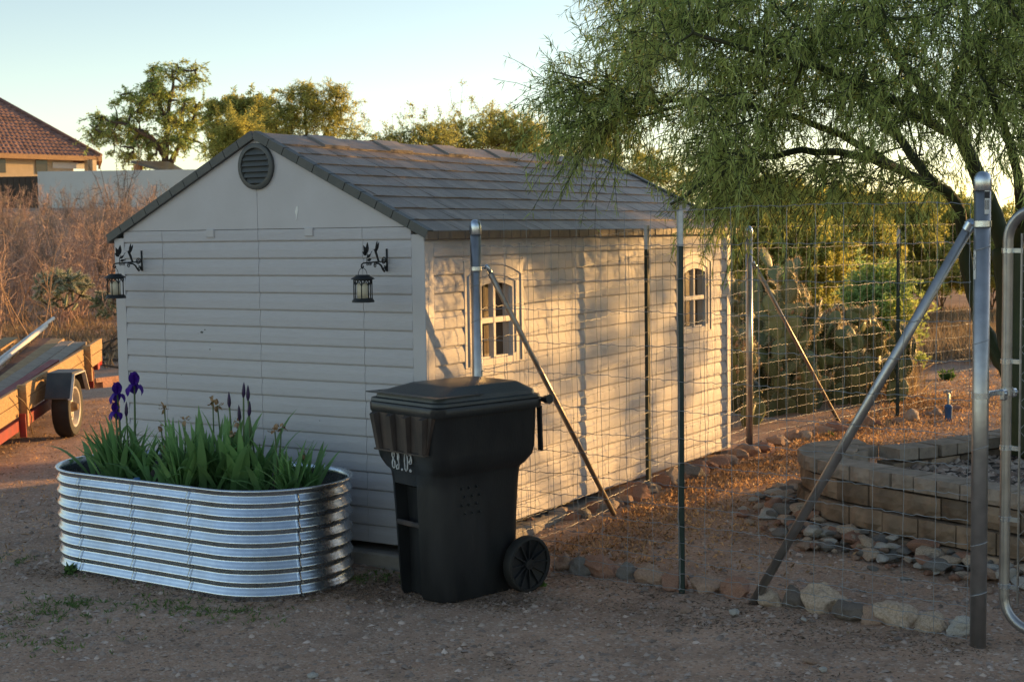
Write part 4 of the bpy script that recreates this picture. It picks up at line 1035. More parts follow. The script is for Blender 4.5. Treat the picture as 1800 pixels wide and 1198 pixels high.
# scattered gravel: many tiny stones, one object
def gravel(name, label, pts, rmin, rmax, m_):
    n = len(pts); base = np.array([(0, 0, .8), (1, 0, 0), (.2, .95, 0), (-.9, .5, 0), (-.7, -.7, 0), (.4, -.9, 0)])
    tri = np.array([(0, 1, 2), (0, 2, 3), (0, 3, 4), (0, 4, 5), (0, 5, 1)])
    a_ = rng.uniform(0, 6.28, n); s_ = rng.uniform(0, 1, n)**2.2*(rmax-rmin)+rmin
    V = base[None]*np.stack([rng.uniform(.7, 1.5, n), rng.uniform(.7, 1.2, n), rng.uniform(.5, 1.2, n)], 1)[:, None]
    V = V+rng.normal(0, .12, V.shape); ca, sa = np.cos(a_)[:, None], np.sin(a_)[:, None]
    V = np.stack([V[..., 0]*ca-V[..., 1]*sa, V[..., 0]*sa+V[..., 1]*ca, V[..., 2]], -1)*s_[:, None, None]+np.asarray(pts)[:, None]
    F = (np.arange(n)[:, None, None]*6+tri[None]).reshape(-1, 3)
    return setp(np_obj(name, V.reshape(-1, 3), F, m_), label, 'gravel', None, 'stuff')
def gz_arr(xy, dz=0): return np.array([(x, y, ground_z(x, y)+noise.noise((x*.6, y*.6, 1.))*.018+noise.noise((x*2.3, y*2.3, 4.))*.010+noise.noise((x*7, y*7, 9.))*.006+noise.noise((x*19, y*19, 2.))*.005+dz) for x, y in xy])
xy = np.stack([rng.uniform(-1.5, 6.8, 17000), rng.uniform(-2.9, 2.2, 17000)], 1)
gravel('gravel', 'fine scattered gravel over the dirt yard', gz_arr(xy), .0022, .021, M['pebble'])
xy = np.stack([rng.uniform(4.1, 6.4, 4500), rng.uniform(1.2, 4.6, 4500)], 1); ok = [(x, y) for x, y in xy if (y > 1.72-.41*(x-4.6)+.1) and y < 2.75+(x-4.3)*2.4 and x > 4.15]
gravel('bed_gravel', 'brown and white gravel inside the raised bed', np.array([(x, y, .226) for x, y in ok]), .012, .042, mat('bed_stones', (.46, .38, .33), (.20, .13, .10), 9, .85, island=.6))
# leaf litter along the side fence and in the yard (lit by the low sun)
def litter(name, label, xy, Lr, Wr, m_, z=None, up=.35):
    P = gz_arr(xy) if z is None else np.column_stack([xy, np.full(len(xy), z)])
    P[:, 2] += rng.uniform(.001, .012, len(P)); Dv = rng.normal(size=(len(P), 3)); Dv[:, 2] = np.abs(Dv[:, 2])*up; Dv = unit(Dv)
    V, F = kites_np(P, Dv, rng.uniform(*Lr, len(P)), rng.uniform(*Wr, len(P))); return setp(np_obj(name, V, F, m_), label, 'litter', None, 'stuff')
n = 17000; u = rng.uniform(0, 1, n); yy = .5+8.5*u; cu = rng.uniform(.5, 9, 90); ci = rng.integers(0, 90, n); yy = np.where(rng.random(n) < .6, cu[ci]+rng.normal(0, .16, n), yy); xx = 2.80+np.abs(rng.normal(0, .46, n))*(.5+1.1*((ci*37) % 90)/90)+rng.normal(0, .05, n)
litter('leaf_litter', 'dry orange brown leaf litter along the shed side fence', np.stack([xx, yy], 1), (.014, .042), (.007, .017), M['litter'], up=.9)
n = 7000; litter('yard_litter', 'thin scattered dry litter over the back of the yard', np.stack([rng.uniform(2.5, 5.2, n), rng.uniform(4.5, 12, n)], 1), (.015, .055), (.007, .018), M['litter'], up=.8)
n = 5000; litter('twig_litter', 'fine dry twigs and straw scattered on the dirt', np.stack([rng.uniform(-1, 6.5, n), rng.uniform(-2.6, 1.5, n)], 1), (.012, .05), (.0015, .004), M['drygrass'], up=.1)
n = 9000; litter('side_litter', 'dry litter on the dirt beside the trailer', np.stack([rng.uniform(-6, .2, n), rng.uniform(-1, 6.5, n)], 1), (.012, .05), (.004, .012), M['litter'], up=.8)
xs_ = []
for (xa_, ya_), (xb_, yb_) in ((P1, GP), ((.3, -1.1), (2.2, -.95)), ((2.2, -.9), (2.6, .1)), ((2.4, -.7), (3.3, -.4)), ((3.0, -.3), (5.6, -.2))):
    for _ in range(1500):
        q = random.random(); xs_.append((xa_+(xb_-xa_)*q+random.gauss(0, .06), ya_+(yb_-ya_)*q+random.gauss(0, .10)))
for _ in range(40):
    cx_, cy_ = random.uniform(0, 6.3), random.uniform(-2.4, -.3)
    for _ in range(60): xs_.append((cx_+random.gauss(0, .14), cy_+random.gauss(0, .07)))
litter('plant_debris', 'dark dead plant debris along the fence foot and planter', np.array(xs_), (.008, .035), (.002, .008), M['debris'], up=.2)
# green weeds
wp = []
for (px, py, sp_, k) in ((130, 1008, 10, 70), (260, 1015, 40, 60), (60, 1080, 55, 90), (150, 1060, 45, 70), (300, 1070, 55, 80), (40, 985, 25, 30), (650, 1010, 30, 60), (420, 1075, 50, 60), (80, 1130, 60, 50), (620, 1018, 20, 40)):
    for _ in range(k):
        p = gpt(px+random.gauss(0, sp_), py+random.gauss(0, sp_*.22)); 
        if -1.06 < p[1] < 0 and .2 < p[0] < 2.15: continue
        wp.append((p[0], p[1]))
wp = np.array([w for w in wp for _ in range(5)])+rng.normal(0, .008, (len(wp)*5, 2))
P = gz_arr(wp); Dv = rng.normal(size=(len(P), 3)); Dv[:, 2] = np.abs(Dv[:, 2])*.9+.25; V, F = kites_np(P, unit(Dv), rng.uniform(.012, .04, len(P)), rng.uniform(.003, .008, len(P)))
setp(np_obj('weeds', V, F, M['weed']), 'small patchy green weeds in the foreground dirt', 'weeds', None, 'stuff')
def sprout(px, py, s_, n, lab):
    p = gpt(px, py); P = np.repeat(p[None], n, 0)+rng.normal(0, s_*.15, (n, 3))*[1, 1, 0]; Dv = rng.normal(size=(n, 3)); Dv[:, 2] = np.abs(Dv[:, 2])+.5
    V, F = kites_np(P, unit(Dv), rng.uniform(.5, 1.1, n)*s_, rng.uniform(.3, .5, n)*s_); return setp(np_obj('weed_sprout', V, F, M['weed']), lab, 'weed')
sprout(952, 1030, .05, 14, 'little bright green weed growing at the trash bin wheel'); sprout(1664, 667, .17, 40, 'bright green weed on the sunny dirt beyond the back fence'); sprout(1460, 768, .07, 14, 'small green weed by the rocks near the block wall tip'); sprout(120, 1006, .07, 30, 'leafy green weed at the left foot of the planter')
# ---------------------------------------------------------------- trailer
TA, TBp = Vector(at(0, 700, 12.8)), Vector(at(176, 594, 16.5))
U = (TBp-TA).normalized(); LT = (TBp-TA).length
Vv = Vector((0, 0, 1)).cross(U).normalized(); Wv = U.cross(Vv)     # Vv: away from camera (left), Wv: up
if Vv.x > 0: pass
def tp(u, v_, w_): return TA+U*u+Vv*v_+Wv*w_
tr = thing('utility_trailer', 'red utility trailer with pine board sides, grey fender and white spoked wheel', 'trailer', (TA.x, TA.y, -.12))
WT = 1.45
def bar(mb, a, b, w_, h, bev=.003): mb.beam(a, b, w_, h, up=Wv, bev=bev)
for side_v, nm in ((0, ''), (WT, '')):
    for w0 in (-.062, -.192):
        m_ = MB(); bar(m_, tp(-1.6, side_v, w0), tp(LT+(.0 if w0 > -.1 else -.03), side_v, w0), .038, .124); m_.build('side_board', M['wood'], tr)
for u in (.52, 2.95):
    m_ = MB(); s_ = -1
    m_.beam(tp(u, -.045, .03), tp(u, -.045, -.36), .085, .05, up=U, bev=.004); m_.build('stake', M['wood'], tr)
fm = MB(); bar(fm, tp(-1.6, -.01, -.33), tp(2.95, -.01, -.33), .05, .10); bar(fm, tp(-1.6, WT, -.33), tp(2.95, WT, -.33), .05, .10); bar(fm, tp(2.93, 0, -.33), tp(2.93, WT, -.33), .05, .1)
for u in (.2, 1.2, 2.2): bar(fm, tp(u, 0, -.34), tp(u, WT, -.34), .05, .06)
fm.build('frame', M['redpaint'], tr)
for u in (.42, 2.98):
    bk_ = MB(); bk_.beam(tp(u, -.06, -.22), tp(u, -.06, -.44), .06, .02, up=U, bev=.003); bk_.build('stake_bracket', M['redpaint'], tr)
fl = MB(); fl.add([tp(-1.6, .02, -.265), tp(3.0, .02, -.265), tp(3.0, WT-.02, -.265), tp(-1.6, WT-.02, -.265)], [(0, 1, 2, 3)]); fl.build('bed_floor', M['wood_grey'], tr)
wc_ = Vector(at(132, 716, 14.15)); wr = wc_.z+.12+.01; wc_.z = -.12+wr
Uh = Vector((U.x, U.y, 0)).normalized(); Vh = Vector((-Uh.y, Uh.x, 0))
if Vh.dot(Vv) < 0: Vh = -Vh
ringt = lambda r, d: [wc_+Vh*d+(Uh*math.cos(q)+Vector((0, 0, 1))*math.sin(q))*r for q in np.linspace(0, 2*math.pi, 40, endpoint=False)]
wm = MB(); wm.loft([ringt(wr*.66, .0), ringt(wr*.72, -.012), ringt(wr*.93, -.008), ringt(wr, .02), ringt(wr, .13), ringt(wr*.93, .155), ringt(wr*.68, .15)], caps=False); wo = wm.build('wheel', M['tyre'], tr, 40)
rm = MB(); rm.loft([ringt(wr*.70, .002), ringt(wr*.66, -.008), ringt(wr*.62, .0), ringt(wr*.56, .05), ringt(wr*.50, .055)], caps=False)
for k in range(8):
    q = 2*math.pi*k/8; d_ = Uh*math.cos(q)+Vector((0, 0, 1))*math.sin(q); rm.beam(wc_+Vh*.035+d_*wr*.14, wc_+Vh*.06+d_*wr*.54, wr*.16, .012, up=Vh)
rm.build('rim', M['whitepaint'], wo, 35)
hb = MB(); hb.loft([ringt(wr*.17, .05), ringt(wr*.17, .02), ringt(wr*.12, -.02), ringt(wr*.10, -.03), ringt(.001, -.032)], caps=False); hb.build('hub', M['brass'], wo, 40)
dk = MB(); dk.add(ringt(wr*.68, .09), [tuple(range(40))]); dk.build('brake_drum', M['blacksteel'], wo)
# wheel copied to the other side
wheel2 = []
def ctree(o, parent, d):
    c_ = o.copy(); COL.objects.link(c_); c_.parent = parent
    if d is not None: c_.location = o.location+d
    for ch_ in list(o.children): ctree(ch_, c_, None)
ctree(wo, tr, Vh*(WT+.32))
fd = MB()
fw2 = .25; hf = wr*1.0
prof = [(-.38, -.02), (-.20, .105+wr*.75), (.22, .105+wr*.75), (.40, .22)]
prof = [(-.33, .12), (-.20, wr+.06), (.20, wr+.06), (.35, .15)]
fdp = lambda u, w_, v_: wc_+Uh*u+Vh*v_+Vector((0, 0, w_))
for (a, b) in zip(prof[:-1], prof[1:]):
    fd.add([fdp(a[0], a[1], -.035), fdp(b[0], b[1], -.035), fdp(b[0], b[1], .20), fdp(a[0], a[1], .20), fdp(a[0], a[1]-.012, -.035), fdp(b[0], b[1]-.012, -.035), fdp(b[0], b[1]-.012, .20), fdp(a[0], a[1]-.012, .20)], [(0, 3, 2, 1), (4, 5, 6, 7), (0, 1, 5, 4), (2, 3, 7, 6), (0, 4, 7, 3), (1, 2, 6, 5)])
fdo = fd.build('fender', M['blacksteel'], tr)
fe = MB()
for (a, b) in zip(prof[:-1], prof[1:]): fe.beam(fdp(a[0], a[1]-.02, -.04), fdp(b[0], b[1]-.02, -.04), .012, .04, up=Vh)
fe.build('fender_lip', M['whitepaint'], fdo)
tl = MB(); bar(tl, tp(LT-.55, .05, -.26), tp(LT-.10, .05, -.26), .03, .04); bar(tl, tp(LT-.12, .0, -.26), tp(LT-.12, .12, -.26), .10, .16); tlo = tl.build('light_bracket', M['redpaint'], tr)
lm = MB(); lm.box(tp(LT-.06, .02, -.25), (.07, .07, .11), bev=.012); lm.build('tail_light', M['redlens'], tlo)
rp_ = MB()
for u in (.48, 2.9):
    p = [tp(u-.25, -.075, -.02), tp(u-.1, -.09, -.10), tp(u+.04, -.092, -.20), tp(u+.2, -.07, -.30), tp(u+.12, -.08, -.38), tp(u+.18, -.075, -.46)]
    rp_.tube(p, .006, 5)
rp_.build('rope', M['drygrass'], tr)
# things lying on the trailer
def plank(name, label, cat, a, b, w_, th_, mk, group=None):
    m_ = MB(); m_.beam(Vector(a), Vector(b), w_, th_, up=Wv, bev=.004); o = m_.build(name, M[mk]); return setp(o, label, cat, group)
def onbed(px, py, v_):   # point on pixel ray at distance v_ behind the near side
    d = FW+RT*(px-900)/FPX-UP*(py-599)/FPX; n_ = Vv; t_ = ((TA+Vv*v_)-Vector(CAM)).dot(n_)/Vector(d).dot(n_); return Vector(CAM+d*t_)
def along(px, py, v_, L_, lift=0):
    e_ = onbed(px, py, v_); dirv = (U+Wv*lift*1.6+Vv*random.uniform(-.035, .035)).normalized(); return e_-dirv*L_, e_
G_ = 'lumber loaded on the trailer'
for (nm, lab, cat, px, py, v_, L_, w_, th_, mk, lift) in (
    ('plank', 'reddish edged plank lying nearest the trailer side board', 'plank', 96, 635, .14, 3.2, .10, .04, 'redpaint', .02),
    ('board', 'wide grey weathered sheet lying on the trailer bed', 'board', 80, 637, .40, 3.0, .30, .03, 'wood_grey', .02),
    ('plank', 'pale grey plank nearest the trailer side board at the rear', 'plank', 141, 603, .22, 3.6, .15, .04, 'wood_grey', .03),
    ('plank', 'grey plank second from the trailer side board at the rear', 'plank', 119, 602, .42, 3.5, .15, .04, 'wood_grey', .03),
    ('plank', 'bright cut yellow pine board ending before the grey planks', 'plank', 102, 598, .60, 3.5, .15, .05, 'wood', .03),
    ('plank', 'thick dark brown board lying highest on the load', 'plank', 82, 597, .82, 3.6, .24, .05, 'wood_dark', .05),
    ('plank', 'golden plank at the far side of the trailer load', 'plank', 20, 596, 1.25, 3.4, .18, .05, 'wood', .02)):
    a, b = along(px, py, v_, L_, lift); plank(nm, lab, cat, a, b, w_, th_, mk, G_)
for (px, py, v_, lab, r) in ((94, 559, 1.02, 'longer white pipe resting on the trailer load', .022), (81, 572, .95, 'shorter white pipe resting on the trailer load', .026)):
    e_ = onbed(px, py, v_); f_ = onbed(-120, 722 if px > 90 else 736, v_-.1); m_ = MB(); m_.tube([f_, e_], r, 12); setp(m_.build('pipe', M['pvc']), lab, 'pipe', 'white pipes on the trailer')
tg = MB(); q0 = Vector(at(160, 668, 17.2)); q1 = Vector(at(198, 665, 17.0)); tg.beam(q0, q1, .5, .05); tg.beam(q0+Vector((0, 0, -.05)), q1+Vector((0, 0, -.05)), .3, .09); 
setp(tg.build('wheelbarrow_tray', M['rock_red']), 'dull rusty metal tray behind the trailer tail light', 'tray')

# ---------------------------------------------------------------- distant house and yard wall
DH = 84
hz = lambda y: at(90, y, DH)[2]
hs = thing('house', 'cream stucco house with reddish tiled hip roof behind the white wall', 'house', tuple(at(60, 365, DH)))
eR, eL = Vector(at(178, 276, DH)), Vector(at(-220, 262, DH-10)); apx = Vector(at(-90, 128, DH+3)); deep = eR-Vector(CAM)-Vector(RT)*1.5; deep.z = 0; deep = deep.normalized()*9
eR.z = eL.z = (eR.z+eL.z)/2
rf = MB()
def tiled(mb, a, b, ap_, rows=26, cols=46):
    # rows of tiles between eave a-b and apex
    for r_ in range(rows):
        u0, u1 = r_/rows, (r_+1)/rows
        p0, p1 = a.lerp(ap_, u0), b.lerp(ap_, u0); q0, q1 = a.lerp(ap_, u1), b.lerp(ap_, u1)
        n = max(1, int(cols*(1-u0)))
        for k in range(n):
            s0, s1 = k/n, (k+1)/n; o = Vector((0, 0, .05+random.uniform(-.01, .02)))
            w0, w1, w2, w3 = p0.lerp(p1, s0), p0.lerp(p1, s1), q0.lerp(q1, min(1, s1)), q0.lerp(q1, s0)
            m0 = p0.lerp(p1, (s0+s1)/2)+o*1.6; m1 = q0.lerp(q1, (s0+s1)/2)+o*.3
            mb.add([w0+o*.4, m0, w1+o*.4, w2, m1, w3, w0-o, w1-o], [(0, 1, 4, 5), (1, 2, 3, 4), (6, 7, 2, 1, 0)])
tiled(rf, eL, eR, apx)
eB = eR+deep*1.1; eB2 = eL+deep*1.1
rf.add([eR, eB, apx], [(0, 1, 2)]); rf.add([eB, eB2, apx, eL], [(0, 1, 2), (1, 3, 2)])
rf.tube([eR+Vector((0, 0, .08)), apx+Vector((0, 0, .1))], .13, 6)
rfo = rf.build('roof', M['rooftile'], hs)
fs = MB(); fs.beam(eL-Vector((0, 0, .12)), eR-Vector((0, 0, .12)), .10, .26); fs.beam(eR-Vector((0, 0, .12)), eB-Vector((0, 0, .12)), .10, .26); fs.build('fascia', M['fascia'], rfo)
wl_ = MB(); d_ = (eR-eL).normalized(); n_ = Vector((-d_.y, d_.x, 0))
if n_.dot(Vector(FW)) < 0: n_ = -n_
wa, wb = eL+n_*.7, eR+n_*.7-d_*1.6; base = 3.0
wl_.beam(Vector((wa.x, wa.y, (base+eR.z-.2)/2)), Vector((wb.x, wb.y, (base+eR.z-.2)/2)), .3, eR.z-.2-base); 
c0 = wb+deep*.9
wl_.beam(Vector((wb.x, wb.y, (base+eR.z-.2)/2)), Vector((c0.x, c0.y, (base+eR.z-.2)/2)), .3, eR.z-.2-base)
wl_.build('wall', M['stucco'], hs)
def hpt(px, off): # point on the house wall plane
    d = FW+RT*(px-900)/FPX-UP*(300-599)/FPX; t_ = (Vector(wa)-n_*off-Vector(CAM)).dot(n_)/Vector(d).dot(n_); return Vector(CAM+d*t_)
for x0, x1, ytop, ybot in ((-4, 10, 285, 312), (63, 83, 287, 312)):
    a, b = hpt(x0, .16), hpt(x1, .16); zt2, zb2 = at(x0, ytop, DH+2)[2], at(x0, ybot, DH+2)[2]
    m_ = MB(); m_.beam(Vector((a.x, a.y, (zt2+zb2)/2)), Vector((b.x, b.y, (zt2+zb2)/2)), .06, zt2-zb2); m_.build('window', M['glassdark'], hs)
# porch columns and pale opening
pc = MB(); a, b = hpt(93, .18), hpt(150, .18); zt2, zb2 = at(93, 291, DH+2)[2], at(93, 301, DH+2)[2]
pc.beam(Vector((a.x, a.y, (zt2+zb2)/2)), Vector((b.x, b.y, (zt2+zb2)/2)), .06, zt2-zb2); pc.build('porch_opening', M['whitewall'], hs)
for px in (155, 163):
    a = Vector(at(px, 290, DH-.5)); m_ = MB(); m_.box((a.x, a.y, (base+eR.z-.1)/2), (.30, .30, eR.z-.25-base)); m_.build('porch_column', M['stucco'], hs)
yw = thing('yard_wall', 'white stucco yard wall in shade below the distant house', 'wall', tuple(at(200, 365, 64)))
wz0, wz1 = 2.6, at(200, 300, 64)[2]
a, b = Vector(at(68, 330, 64)), Vector(at(560, 330, 64)); m_ = MB(); m_.beam(Vector((a.x, a.y, (wz0+wz1)/2)), Vector((b.x, b.y, (wz0+wz1)/2)), .2, wz1-wz0); m_.build('wall_panel', M['whitewall'], yw)
a, b = Vector(at(-900, 330, 66)), Vector(at(-62, 330, 64.3)); m_ = MB(); m_.beam(Vector((a.x, a.y, (wz0+wz1)/2)), Vector((b.x, b.y, (wz0+wz1)/2)), .2, wz1-wz0); m_.build('wall_panel', M['whitewall'], yw)
g2 = thing('solid_gate', 'dark brown solid gate at the left end of the white yard wall', 'gate', tuple(at(30, 365, 64)))
a, b = Vector(at(-60, 330, 64.3)), Vector(at(67, 330, 64)); m_ = MB(); n = 12
for k in range(n): m_.beam(Vector((a.lerp(b, k/n+.002).x, a.lerp(b, k/n+.002).y, (wz0+wz1)/2-.1)), Vector((a.lerp(b, (k+1)/n-.004).x, a.lerp(b, (k+1)/n-.004).y, (wz0+wz1)/2-.1)), .08, wz1-wz0-.2)
m_.build('gate_boards', M['darkgate'], g2)
rm_ = thing('ramada', 'small shelter with sloping dark panel roof rising above the white yard wall', 'shelter', tuple(at(275, 300, 70)))
A_, B_, C_, D_ = Vector(at(230, 282, 69)), Vector(at(298, 284, 73)), Vector(at(326, 300, 72)), Vector(at(292, 300, 68.5))
m_ = MB(); m_.add([A_, B_, C_, D_]+[p+Vector((0, 0, -.12)) for p in (A_, B_, C_, D_)], [(0, 1, 2, 3), (7, 6, 5, 4), (0, 4, 5, 1), (1, 5, 6, 2), (2, 6, 7, 3), (3, 7, 4, 0)]); m_.build('roof', M['solar'], rm_)
for q in (A_.lerp(B_, .1)+Vector((.1, .2, 0)), B_.lerp(C_, .3), D_.lerp(C_, .3), A_.lerp(D_, .15)):
    m_ = MB(); m_.box((q.x, q.y, (q.z-.1+2.6)/2), (.18, .18, q.z-.14-2.6)); m_.build('post', M['fascia'], rm_)

# ---------------------------------------------------------------- skeleton tree builder
def skeleton(seeds, centers, r_tip, bend=.12, k=5):
    """grow thin branches from existing points to cluster centres (nearest first)"""
    nodes = np.array(seeds, float); cen = np.array(centers, float); polys = []
    d0 = np.array([np.min(np.linalg.norm(nodes-c_, axis=1)) for c_ in cen]); order = np.argsort(d0)
    buf = np.empty((len(nodes)+len(cen)*k, 3)); buf[:len(nodes)] = nodes; n = len(nodes)
    for i in order:
        c_ = cen[i]; dd = np.linalg.norm(buf[:n]-c_, axis=1); j = int(np.argmin(dd)); p = buf[j]; L_ = dd[j]
        t_ = np.linspace(0, 1, k)[:, None]; pol = p+(c_-p)*t_+rng.normal(0, bend*L_*.35, (1, 3))*np.sin(np.pi*t_)
        polys.append(pol); buf[n:n+k-1] = pol[1:]; n += k-1
    return np.array(polys)
def tree(name, label, cat, base, limbs, clusters, group, leaf, bark, nleaf=50, sig=.3, L=(.1, .18), Wd=(.04, .07), rlimb=.09, rtip=.012, droop=.2, twigs=4, twl=(.3, .6), bare=False):
    """limbs: list of polylines (world); clusters: (n,3) world"""
    th = thing(name, label, cat, tuple(base), 0, group)
    tk = MB(); seeds = []
    for i, lb in enumerate(limbs):
        pts = [Vector(p) for p in lb]; fine = []
        for a, b in zip(pts[:-1], pts[1:]):
            for q in range(4): fine.append(a.lerp(b, q/4)+Vector(rng.normal(0, .02, 3)))
        fine.append(pts[-1]); r0 = rlimb*(1 if i == 0 else .7)
        tk.tube(fine, [r0*(1-.75*j/len(fine)) for j in range(len(fine))], 8); seeds += [tuple(p) for p in fine[len(fine)//4:]]
    tk.build('trunk', bark, th)
    cl = np.asarray(clusters, float); sk = skeleton(seeds, cl, rtip)
    parts = [tubes_np(sk, np.linspace(rtip*1.6, rtip*.5, sk.shape[1])[None].repeat(len(sk), 0), 4)]
    n = len(cl)*twigs; ti = np.repeat(np.arange(len(cl)), twigs); s0 = cl[ti]+rng.normal(0, sig*.3, (n, 3)); dv = rand_dir(n); dv[:, 2] = dv[:, 2]*.7+.15-droop*.5; dv = unit(dv)
    L_ = rng.uniform(*twl, n)[:, None]; t_ = np.linspace(0, 1, 4)[None, :, None]; tw = s0[:, None]+dv[:, None]*L_[:, None]*t_-np.array([0, 0, 1])*(droop*L_[:, None]*t_**2)
    parts.append(tubes_np(tw, np.full(tw.shape[:2], rtip*.3), 3))
    V, F = join_np(parts); np_obj('branches', V, F, bark, th)
    if not bare:
        m = int(n*nleaf*1.9)//twigs; ti = rng.integers(0, n, m); u = rng.uniform(.05, 1.05, m)[:, None]; k = np.clip((u*3), 0, 2.999).astype(int)[:, 0]; f = u*3-k[:, None]
        P = tw[ti, k]*(1-f)+tw[ti, k+1]*f+rng.normal(0, sig*.13, (m, 3)); Dv = unit(rand_dir(m)+np.array([0, 0, -droop])+dv[ti]*.5)
        V, F = kites_np(P, Dv, rng.uniform(*L, m), rng.uniform(*Wd, m)); np_obj('crown', V, F, leaf, th)
    return th
def blob_clusters(blobs, depth):
    """blobs: (px, py, rx_px, ry_px, n[, ddepth]) -> world cluster centres in real ellipsoids"""
    out = []
    for b in blobs:
        px, py, rx, ry, n = b[:5]; dd = b[5] if len(b) > 5 else 0
        c_ = at(px, py, depth+dd); a_, b_ = rx*depth/FPX, ry*depth/FPX
        v_ = rand_dir(n)*rng.uniform(.25, 1, (n, 1))**.5
        for q in v_: out.append(c_+RT*q[0]*a_+np.array([0, 0, 1])*q[1]*b_+np.array([FW[0], FW[1], 0])*q[2]*(a_+b_)/2)
    return np.array(out)
def ray_base(px, depth, dz=-.05):
    p = at(px, 400, depth); return np.array([p[0], p[1], ground_z(p[0], p[1])+dz])
# far mesquite left of the gable
d = 74; b0 = ray_base(292, d)
L1 = [b0, at(290, 285, d), at(293, 240, d), at(297, 190, d), at(305, 140, d)]
L2 = [at(292, 280, d), at(270, 245, d-.6), at(225, 220, d-1), at(185, 210, d-1)]
L3 = [at(300, 285, d), at(312, 262, d+.5), at(335, 225, d+.8), at(350, 180, d+.5)]
L4 = [at(293, 225, d), at(280, 180, d+.6), at(272, 140, d+.5)]
tree('mesquite_tree', 'tall rounded green tree rising behind the white wall left of the gable', 'tree', b0, [L1, L2, L3, L4],
     blob_clusters([(285, 205, 62, 62, 46), (215, 225, 50, 32, 26), (180, 220, 26, 20, 10), (335, 205, 34, 40, 20), (275, 150, 26, 28, 14), (315, 140, 38, 22, 9), (250, 265, 55, 16, 16), (330, 255, 34, 20, 10), (232, 185, 40, 22, 11), (350, 130, 14, 14, 3), (165, 235, 14, 20, 4), (305, 122, 25, 10, 4), (275, 128, 14, 12, 4)], d), 'background desert trees', M['mesq_leaf'], M['bark_brown'], nleaf=85, sig=.40, L=(.09, .20), Wd=(.035, .065), rlimb=.22, rtip=.05, twl=(.3, .75), droop=.35)
d = 60; b0 = ray_base(415, d)
tree('mesquite_tree', 'bushy olive green tree partly hidden just left of the gable peak', 'tree', b0, [[b0, at(415, 280, d), at(412, 215, d), at(410, 180, d)], [at(415, 270, d), at(440, 220, d), at(455, 180, d)]],
     blob_clusters([(395, 205, 34, 32, 26), (435, 190, 36, 28, 24), (460, 200, 28, 34, 16), (430, 235, 55, 25, 22), (378, 230, 22, 22, 9)], d), 'background desert trees', M['olive_leaf'], M['bark_brown'], nleaf=110, sig=.3, L=(.08, .17), Wd=(.035, .07), rlimb=.16, rtip=.03, droop=.2)
d = 40; b0 = ray_base(410, d)
tree('palo_verde_tree', 'fuzzy bright yellow shrub touching the left slope of the gable', 'shrub', b0, [[b0, at(410, 330, d), at(405, 260, d), at(400, 225, d)], [at(410, 330, d), at(425, 260, d), at(430, 220, d)]],
     blob_clusters([(405, 245, 30, 32, 30), (425, 225, 20, 20, 16), (385, 265, 20, 20, 10), (420, 275, 40, 20, 14)], d), 'background desert trees', M['yel_leaf'], M['bark_green'], nleaf=130, sig=.22, L=(.05, .13), Wd=(.012, .024), rlimb=.07, rtip=.012, droop=.1)
d = 46; b0 = ray_base(545, d)
tree('palo_verde_tree', 'airy yellow green tree behind the ridge just right of the gable peak', 'tree', b0, [[b0, at(545, 300, d), at(540, 230, d), at(535, 170, d)], [at(545, 290, d), at(575, 230, d), at(592, 170, d)], [at(545, 290, d), at(505, 230, d), at(490, 180, d)]],
     blob_clusters([(530, 190, 42, 34, 36), (575, 185, 38, 30, 26), (600, 200, 26, 34, 14), (490, 200, 34, 34, 24), (545, 230, 80, 24, 34), (535, 163, 22, 12, 6), (590, 163, 18, 10, 5), (465, 225, 24, 24, 12)], d), 'background desert trees', M['yel_leaf'], M['bark_green'], nleaf=85, sig=.26, L=(.06, .15), Wd=(.014, .03), rlimb=.10, rtip=.018, droop=.15)
def spiky(label, d, stems, leaf, bark, nl=200, Ls=(.03, .07), Ws=(.014, .03), spread=.09, r=.012, group='background desert shrubs', twn=10):
    b0 = ray_base(stems[0][0], d); th = thing('desert_shrub', label, 'shrub', tuple(b0), 0, group); P = []; LP = []; LD = []
    for st_ in stems:
        (xb, xt, yt) = st_[:3]; a = ray_base(xb, d)+rng.normal(0, .1, 3)*[1, 1, 0]; e = at(xt, yt, d+rng.normal(0, .4))
        t_ = np.linspace(0, 1, 8)[:, None]; pol = a+(e-a)*t_+np.sin(np.pi*t_)*rng.normal(0, .12, (1, 3))+rng.normal(0, .02, (8, 3)); P.append(pol)
        u = rng.uniform(.35, 1, twn); k = np.minimum((u*7).astype(int), 6); s0 = pol[k]+(pol[k+1]-pol[k])*(u*7-k)[:, None]; dv = unit(rand_dir(twn)+[0, 0, .8]); L_ = rng.uniform(.25, .75, twn)*(1.15-u)*1.3
        tw = s0[:, None]+dv[:, None]*(L_[:, None, None])*np.linspace(0, 1, 8)[None, :, None]; P += list(tw)
        allp = np.concatenate([pol[3:].reshape(-1, 3), tw.reshape(-1, 3)]); ii = rng.integers(0, len(allp), nl); LP.append(allp[ii]+rng.normal(0, spread*.4, (nl, 3))); LD.append(rand_dir(nl))
    P = np.array(P); R = np.linspace(r, r*.25, 8)[None].repeat(len(P), 0); R[:] = R; V, F = tubes_np(P, R, 4); np_obj('stems', V, F, bark, th)
    LP, LD = np.concatenate(LP), np.concatenate(LD); V, F = kites_np(LP, LD, rng.uniform(*Ls, len(LP)), rng.uniform(*Ws, len(LP))); np_obj('leaves', V, F, leaf, th); return th
spiky('sparse dark leafy shrub with thin bent stems right of the airy yellow tree', 38, [(665, 632, 190), (668, 640, 205), (672, 660, 230), (680, 690, 232), (655, 625, 225)], M['olive_leaf'], M['bark_brown'], 260, spread=.10)
